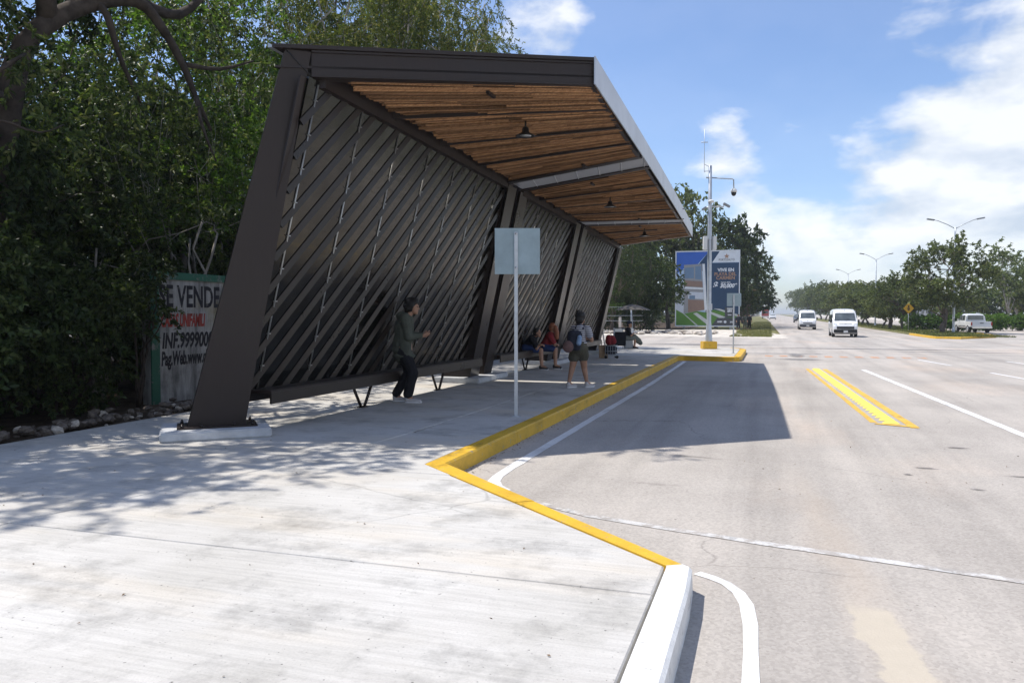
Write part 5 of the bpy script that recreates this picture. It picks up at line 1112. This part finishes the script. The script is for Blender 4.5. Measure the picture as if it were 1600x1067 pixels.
# --- vendor under the parasol
pv = seated('person in dark clothes and cap sitting under the parasol reading a white paper', (-6.0, 35.6, 0), ('blackcloth', 'greycloth', 'black'), 'hair', (-.10, 0, 1.10), (-.16, .02, .86), (-.20, .05, .50), (.16, .0, .48), (.12, -.02, 0), 1.0, 0, (.06, -.12, .72))
shape('skirt', M['greycloth'], pv, [[((.10, -.04, .55), .12), ((.30, -.02, .36), .14), ((.40, .0, .26), .10)]], (), .014, 3)
MB().lathe([(.11, 0), (.115, .03), (.10, .09), (.05, .125), (.0, .13)], (-.11, 0, 1.15), 14).ell((.0, -.03, 1.155), (.09, .07, .012), 6).build('cap', M['navy'], pv)
pp = MB().box((0, 0, 0), (.10, .012, .30), 0, Matrix.Rotation(R(14), 4, 'Y')).build('paper_sheet', M['whitepaper']); pp.location = (-5.96, 35.44, .78); pp.rotation_euler = (0, 0, YAW); tag(pp, 'white sheet of paper in the hands of the person under the parasol', 'paper')
cr_ = thing('vendor_cart', 'dark folding cart with a pale tray beside the person under the parasol', 'cart', (-6.48, 35.5, 0), YAW)
MB().box((-.05, 0, .45), (.50, .5, .62), 0, None, .03).build('cart_body', M['blackcloth'], cr_); MB().box((-.10, 0, .95), (.46, .4, .025)).build('shelf', M['black'], cr_); MB().box((-.12, 0, .84), (.36, .34, .14), 0, None, .02).build('tray', M['plate'], cr_)
for x, y in ((-.31, -.19), (.12, -.19), (-.31, .19), (.12, .19)): MB().tube([(x, y, 0), (x, y, .95)], .014, 5).build('leg', M['galv'], cr_)
stl = thing('stool', 'grey plastic box stool under the sitting vendor', 'stool', (-6.15, 35.62, 0), YAW)
MB().box((0, 0, .20), (.36, .34, .36), 0, None, .02).build('box', M['bbgrey'], stl); MB().box((0, 0, .40), (.40, .38, .04), 0, None, .012).build('lid', M['bbdark'], stl)
pa = thing('parasol', 'faded grey market parasol over the sitting person beyond the shelter', 'parasol', (-6.02, 35.9, 0), YAW)
MB().tube([(0, 0, 0), (0, 0, 1.98)], .018, 8).build('pole', M['galv'], pa); MB().lathe([(.2, 0), (.2, .04), (.05, .08), (.02, .3)], n=14).build('base', M['bbdark'], pa)
m = MB(); nr = 8; rings = [(.02, 2.02), (.35, 1.95), (.62, 1.86), (.83, 1.765)]; vs = []
for r_, z in rings:
    for k in range(nr * 2): a = math.pi * k / nr; q = 1 if k % 2 == 0 else .93; vs.append((r_ * q * math.cos(a), r_ * q * math.sin(a), z + (0 if k % 2 == 0 else .015)))
n2 = nr * 2; m.add(vs, [(i * n2 + k, i * n2 + (k + 1) % n2, (i + 1) * n2 + (k + 1) % n2, (i + 1) * n2 + k) for i in range(3) for k in range(n2)]); m.build('canopy', M['umb'], pa)
for k in range(nr): a = 2 * math.pi * k / nr; MB().tube([(.02 * math.cos(a), .02 * math.sin(a), 1.98), (.81 * math.cos(a), .81 * math.sin(a), 1.752)], .008, 4).build('rib', M['galv'], pa)
# --- bags on the pavement
pbag = thing('paper_bag', 'tall brown paper carrier bag standing beside the shopping trolley', 'bag', (-5.72, 27.9, 0), YAW)
MB().hexa([(-.15, -.09, .004), (.15, -.09, .004), (.15, .09, .004), (-.15, .09, .004)], [(-.17, -.07, .47), (.16, -.08, .46), (.16, .07, .47), (-.17, .07, .46)]).build('bag_body', M['paper'], pbag)
for y in (-.06, .06): MB().tube([(-.07, y, .46), (-.06, y, .55), (.05, y, .55), (.07, y, .46)], .007, 5).build('handle', M['paper'], pbag)
tr = thing('shopping_trolley', 'low blue wire shopping trolley with a red pack on top near the last post', 'trolley', (-5.42, 27.75, 0), YAW)
m = MB()
for z in (.10, .26, .46): m.tube([(-.22, -.17, z), (.22, -.17, z), (.22, .17, z), (-.22, .17, z), (-.22, -.17, z)], .012, 5)
for k in range(6):
    x = -.22 + k * .088
    for y in (-.17, .17): m.tube([(x, y, .1), (x, y, .46)], .007, 4)
m.build('basket', M['galv'], tr); MB().box((0, 0, .30), (.40, .30, .30), 0, None, .04).build('cargo_bag', M['navy'], tr)
for x, y in ((-.2, -.17), (.2, -.17), (-.2, .17), (.2, .17)): MB().lathe([(.05, -.015), (.055, 0), (.05, .015)], (x, y, .056), 12, Matrix.Rotation(R(90), 4, 'X')).build('wheel', M['rubber'], tr)
MB().tube([(-.22, -.12, .46), (-.30, -.12, .95), (-.30, .12, .95), (-.22, .12, .46)], .012, 6).build('handle', M['galv'], tr)
rp_ = thing('red_backpack', 'bright red rounded pack resting on the shopping trolley', 'backpack', (-5.44, 27.75, .46), YAW)
shape('pack_body', M['redcloth'], rp_, [[((-.06, 0, .14), .135), ((-.05, 0, .26), .125)], [((.08, 0, .14), .13), ((.06, 0, .25), .115)]], (), .014, 3); MB().tube([(-.02, 0, .36), (0, 0, .43), (.04, 0, .36)], .01, 5).build('handle', M['navy'], rp_)
# --- far pedestrians on the verge
for i, (x, y, mt, lb) in enumerate(((-3.3, 88, 'navy', 'person in dark blue standing far off right of the billboard'), (-2.2, 89, 'blackcloth', 'person in black walking far off on the verge'), (-2.75, 93, 'greycloth', 'person in grey far behind the other two on the verge'))):
    p = thing('person', lb, 'person', (x, y, ROADZ), YAW, 'people far off on the verge')
    ch = [[((0, 0, .85), .13), ((0, 0, 1.3), .15)], [((0, 0, 1.4), .05), ((0, 0, 1.52), .05)], [((-.08, 0, .85), .1), ((-.12, .05, .45), .07), ((-.15, 0, .06), .05)], [((.08, 0, .85), .1), ((.12, .1, .45), .07), ((.16, .1, .06), .05)], [((-.18, 0, 1.33), .055), ((-.24, 0, 1.05), .045), ((-.22, -.1, .85), .04)], [((.18, 0, 1.33), .055), ((.24, 0, 1.05), .045), ((.22, -.1, .85), .04)]]
    shape('body', M['skin'], p, ch, head((0, 0, 1.56), (.2, -1, 0)), .02, 2)
    shape('clothes', M[mt], p, [[((0, 0, .85), .16), ((0, 0, 1.32), .18)], [((-.08, 0, .85), .12), ((-.13, .03, .25), .08)], [((.08, 0, .85), .12), ((.14, .1, .25), .08)], [((-.18, 0, 1.35), .08), ((-.24, 0, 1.1), .065)], [((.18, 0, 1.35), .08), ((.24, 0, 1.1), .065)]], (), .02, 2)
    shape('hair', M['hair'], p, [], [((0, .02, 1.63), (.1, .11, .08))], .02, 1)

# ================================================================== vehicles
def sharp(o, a=32):
    me = o.data; me.polygons.foreach_set('use_smooth', [True] * len(me.polygons))
    try: me.set_sharp_from_angle(angle=R(a))
    except Exception: pass
    return o
def loft(stations, belt, tumble):
    """stations (y, zb, zt, hw): rounded car body sections"""
    m = MB(); n = 14; vs = []
    for (y, zb, zt, hw) in stations:
        b = min(belt, zt - .10); ht = hw - max(0, zt - b) * tumble
        half = [(hw * .90, zb), (hw * .985, zb + .10), (hw, (zb + b) / 2), (hw, b), (ht + (hw - ht) * .12, zt - .14 if zt - b > .2 else zt - .06), (ht - .10, zt - .03), (ht * .5, zt)]
        vs += [(x, y, z) for x, z in half] + [(-x, y, z) for x, z in reversed(half)]
    k = len(stations); fs = [(i * n + j, (i + 1) * n + j, (i + 1) * n + (j + 1) % n, i * n + (j + 1) % n) for i in range(k - 1) for j in range(n)]
    fs += [tuple(range(n)), tuple((k - 1) * n + j for j in range(n - 1, -1, -1))]
    return m.add(vs, fs)
def wheel(parent, x, y, r=.34, wd=.22):
    T = Matrix.Rotation(R(90), 4, 'Y'); sx = 1 if x > 0 else -1
    t = MB().lathe([(r * .62, -wd / 2), (r * .93, -wd / 2), (r, -wd / 2 + .03), (r, wd / 2 - .03), (r * .93, wd / 2), (r * .62, wd / 2)], (x, y, r), 22, T).build('wheel', M['rubber'], parent)
    MB().lathe([(.03, -.01), (r * .58, -.012), (r * .62, 0), (r * .6, .012), (.03, .02)], (x + sx * (wd / 2 - .005), y, r), 16, T).build('rim', M['galv'], t)
def quadplate(p, name, mat, parent, th=.012):
    a, b, c, d = (V(q) for q in p); n = (b - a).cross(d - a).normalized() * th
    return MB().hexa([a - n * .2, b - n * .2, c - n * .2, d - n * .2], [a + n, b + n, c + n, d + n]).build(name, mat, parent)
def van(label, loc, sc, variant, group):
    t = thing('white_van', label, 'van', loc, 0, group); t.scale = (sc,) * 3; W_ = M['carwhite']
    st_ = [(0.0, .40, .86, .82), (.04, .34, 1.0, .87), (.16, .30, 1.10, .905), (.42, .28, 1.22, .93), (.60, .28, 1.30, .94), (.88, .28, 1.68, .94), (1.14, .28, 2.02, .94), (1.36, .28, 2.18, .94), (1.75, .28, 2.27, .94), (3.2, .28, 2.29, .94), (4.9, .28, 2.27, .94), (5.28, .32, 2.2, .92), (5.38, .42, 2.02, .88)]
    body = sharp(loft(st_, 1.18, .125).build('body', W_, t), 40)
    hw = lambda z: .94 - max(0, z - 1.18) * .125 + .004
    def yfront(z): # front surface height to y
        for (y0, _, z0, _), (y1, _, z1, _) in zip(st_, st_[1:]):
            if z0 <= z <= z1: return y0 + (y1 - y0) * (z - z0) / (z1 - z0)
    quadplate([(-.80, yfront(1.34) - .01, 1.34), (.80, yfront(1.34) - .01, 1.34), (.73, yfront(1.95) - .01, 1.95), (-.73, yfront(1.95) - .01, 1.95)], 'windscreen', M['glass'], t)
    MB().tube([(-.55, .60, 1.345), (.05, .70, 1.42)], .012, 4).tube([(.05, .60, 1.345), (.6, .70, 1.42)], .012, 4).build('wiper', M['black'], t)
    for s_ in (-1, 1):
        def sw(y0, y1, z0, z1, name='side_window', y0t=None):
            pts = [(s_ * (hw(z0) + .004), y0, z0), (s_ * (hw(z0) + .004), y1, z0), (s_ * (hw(z1) + .004), y1, z1), (s_ * (hw(z1) + .004), y0t or y0, z1)]
            if s_ < 0: pts = [pts[1], pts[0], pts[3], pts[2]]
            quadplate(pts, name, M['glass'], t)
        sw(.92, 1.72, 1.22, 1.80, 'side_window', 1.24); sw(1.84, 3.1, 1.22, 1.82); sw(3.18, 4.2, 1.22, 1.82); sw(4.28, 5.1, 1.22, 1.80)
        o = MB().box((s_ * 1.04, .78, 1.30), (.14, .12, .26), 0, None, .03).tube([(s_ * .90, .82, 1.22), (s_ * 1.02, .80, 1.25)], .02, 5).build('mirror', M['black'], t)
        hl = [(s_ * .86, .065, .92), (s_ * .60, .025, .90), (s_ * .62, .11, 1.06), (s_ * .88, .20, 1.10)]
        quadplate(hl if s_ < 0 else [hl[1], hl[0], hl[3], hl[2]], 'headlight', M['lens'], t, .02)
        MB().box((s_ * .74, -.005, .56), (.16, .03, .10), 0, None, .01).build('fog_light', M['lens'], t)
        MB().box((s_ * .945, 1.78, 1.0), (.006, .012, 1.3)).box((s_ * .947, 2.2, 1.02), (.012, .14, .03)).build('door_seam', M['bbgrey'], t)
        for y in (.95, 4.25): wheel(t, s_ * .84, y)
    bl = M['black'] if variant == 0 else M['bbdark']
    MB().box((0, .03, .50), (1.74, .14, .30), 0, None, .04).build('bumper', bl, t)
    MB().box((0, .00, .77), (1.30, .04, .20) if variant == 0 else (1.0, .04, .10), 0, None, .015).build('grille', M['black'], t)
    if variant == 0: MB().box((0, .13, 1.105), (.95, .03, .022)).build('bonnet_slot', M['black'], t)
    else: MB().box((0, .05, .97), (.90, .03, .06), 0, None, .01).build('chrome_bar', M['chrome'], t)
    MB().ell((0, .10, 1.06), (.07, .02, .05), 6).build('badge', M['chrome'], t)
    MB().box((.02, -.05, .47), (.32, .012, .16), 0, None, .004).build('number_plate', M['plate'], t)
    MB().box((0, 1.30, 2.175), (.10, .05, .03), 0, None, .01).build('roof_marker', M['bbgrey'], t)
    MB().box((0, 2.8, .30), (1.6, 4.6, .12)).build('underbody', M['black'], t)
    return t
g_ = 'white vans driving towards the camera'
van('nearer white high roof van with a large black bumper driving towards the bus bay', (5.30, 63.2, ROADZ), .93, 0, g_)
van('second white van behind, farther along the road near the left edge', (3.85, 91.5, ROADZ), .95, 1, g_)
def pickup(label, loc, sc, rz):
    t = thing('pickup_truck', label, 'pickup', loc, rz); t.scale = (sc,) * 3; W_ = M['carwhite']
    bed = MB(); bed.box((0, .05, .82), (1.72, .06, .50), 0, None, .02).build('tailgate', W_, t)
    for s_ in (-1, 1):
        MB().box((s_ * .86, .85, .82), (.10, 1.55, .52), 0, None, .03).build('bed_side', W_, t)
        MB().box((s_ * .86, .018, .86), (.12, .05, .34), 0, None, .02).build('tail_light', M['redlens'], t)
        for y in (.95, 4.15): wheel(t, s_ * .80, y, .37, .24)
        MB().tube([(s_ * .90, y_ := 1.5, .62), (s_ * .93, 3.4, .60)], .03, 5).build('side_step', M['black'], t)
        MB().box((s_ * 1.0, 3.35, 1.22), (.14, .1, .18), 0, None, .02).build('mirror', W_, t)
    MB().box((0, .85, .62), (1.62, 1.5, .06)).build('bed_floor', M['black'], t)
    sharp(loft([(1.62, .46, 1.12, .90), (1.66, .46, 1.70, .90), (1.9, .46, 1.80, .90), (2.9, .46, 1.82, .90), (3.15, .46, 1.74, .90), (3.75, .46, 1.16, .90), (4.9, .46, 1.06, .90), (5.2, .46, .92, .86)], 1.12, .16).build('body', W_, t), 35)
    quadplate([(-.70, 1.635, 1.22), (.70, 1.635, 1.22), (.66, 1.645, 1.64), (-.66, 1.645, 1.64)], 'rear_window', M['glass'], t)
    for s_ in (-1, 1):
        h = lambda z: .90 - max(0, z - 1.12) * .16 + .006
        for y0, y1, yt in ((1.8, 2.45, 2.45), (2.53, 3.45, 3.15)):
            p = [(s_ * h(1.18), y0, 1.18), (s_ * h(1.18), y1, 1.18), (s_ * h(1.66), yt, 1.66), (s_ * h(1.66), y0 + .05, 1.66)]
            quadplate(p if s_ > 0 else [p[1], p[0], p[3], p[2]], 'side_window', M['glass'], t)
    MB().box((0, -.08, .50), (1.74, .16, .14), 0, None, .03).build('bumper', M['chrome'], t); MB().box((0, -.02, .62), (.34, .012, .14)).build('number_plate', M['plate'], t)
    MB().box((0, .012, .92), (.3, .02, .07)).build('handle', M['black'], t); MB().box((0, 2.6, .42), (1.5, 4.6, .12)).build('underbody', M['black'], t)
    return t
pickup('white pickup truck seen from behind on the far right lanes', (18.35, 81.6, ROADZ), .97, R(6))
def car(label, loc, mat, sc=1.):
    t = thing('far_car', label, 'car', loc); t.scale = (sc,) * 3
    sharp(loft([(0, .35, .72, .78), (.1, .26, .82, .84), (1.1, .24, .96, .87), (1.7, .24, 1.36, .87), (2.2, .24, 1.45, .87), (3.3, .24, 1.42, .87), (4.0, .24, 1.0, .86), (4.3, .35, .9, .8)], .92, .28).build('body', mat, t), 35)
    quadplate([(-.68, 1.16, 1.0), (.68, 1.16, 1.0), (.60, 1.66, 1.33), (-.60, 1.66, 1.33)], 'windscreen', M['glass'], t)
    for s_ in (-1, 1):
        MB().box((s_ * .62, .02, .62), (.3, .05, .12)).build('headlight', M['lens'], t); MB().box((s_ * .80, 2.5, 1.15), (.02, 1.7, .26)).build('side_window', M['glass'], t)
        for y in (.8, 3.4): wheel(t, s_ * .76, y, .3, .2)
    MB().box((0, .0, .45), (1.3, .06, .16)).build('grille', M['black'], t); return t
car('small white car far down the road left of the vans', (.6, 250, ROADZ), M['carwhite'], 1.1)
car('dark car half hidden behind the second van', (5.3, 165, ROADZ), M['cargrey'], 1.1)
tk = thing('far_truck', 'red truck far down the road at the vanishing point', 'truck', (-1.9, 300, ROADZ))
MB().box((0, 1.0, 1.75), (2.4, 2.0, 2.4), 0, None, .15).build('cab', M['carred'], tk); MB().box((0, 6.0, 2.1), (2.5, 7.6, 2.9), 0, None, .05).build('cargo_box', M['carred'], tk)
quadplate([(-1.0, -.01, 1.9), (1.0, -.01, 1.9), (1.0, -.01, 2.7), (-1.0, -.01, 2.7)], 'windscreen', M['glass'], tk); MB().box((0, -.08, .65), (2.4, .2, .4), 0, None, .05).build('bumper', M['plate'], tk)
for s_ in (-1, 1):
    for y in (1.2, 7.8): wheel(tk, s_ * 1.0, y, .5, .3)
# white buildings across the road
hs = thing('white_house', 'low white roadside building glimpsed under the median trees', 'building', (22.5, 133, -.1))
MB().box((0, 0, 1.45), (6, 4, 2.9)).build('wall', M['carwhite'], hs); MB().box((0, 0, 3.0), (6.4, 4.4, .18)).build('roof', M['bbgrey'], hs)
for x in (-2.2, .4): MB().box((x, -2.02, 1.7), (1.0, .06, 1.0)).build('window', M['glass'], hs)
MB().box((2.0, -2.02, 1.05), (.9, .06, 2.1)).build('door', M['bbdark'], hs)

# ================================================================== air
hm = bpy.data.materials.new('pale_haze'); hm.use_nodes = True; ht_ = hm.node_tree; ht_.nodes.clear()
ho = ht_.nodes.new('ShaderNodeOutputMaterial'); hv = ht_.nodes.new('ShaderNodeVolumePrincipled')
hv.inputs['Color'].default_value = (.86, .92, 1, 1); hv.inputs['Density'].default_value = .0004; hv.inputs['Anisotropy'].default_value = .2
ht_.links.new(hv.outputs[0], ho.inputs['Volume'])
hb = MB().box((0, 1840, 7.5), (6100, 4400, 18.0)).build('haze', hm); tag(hb, kind='stuff')
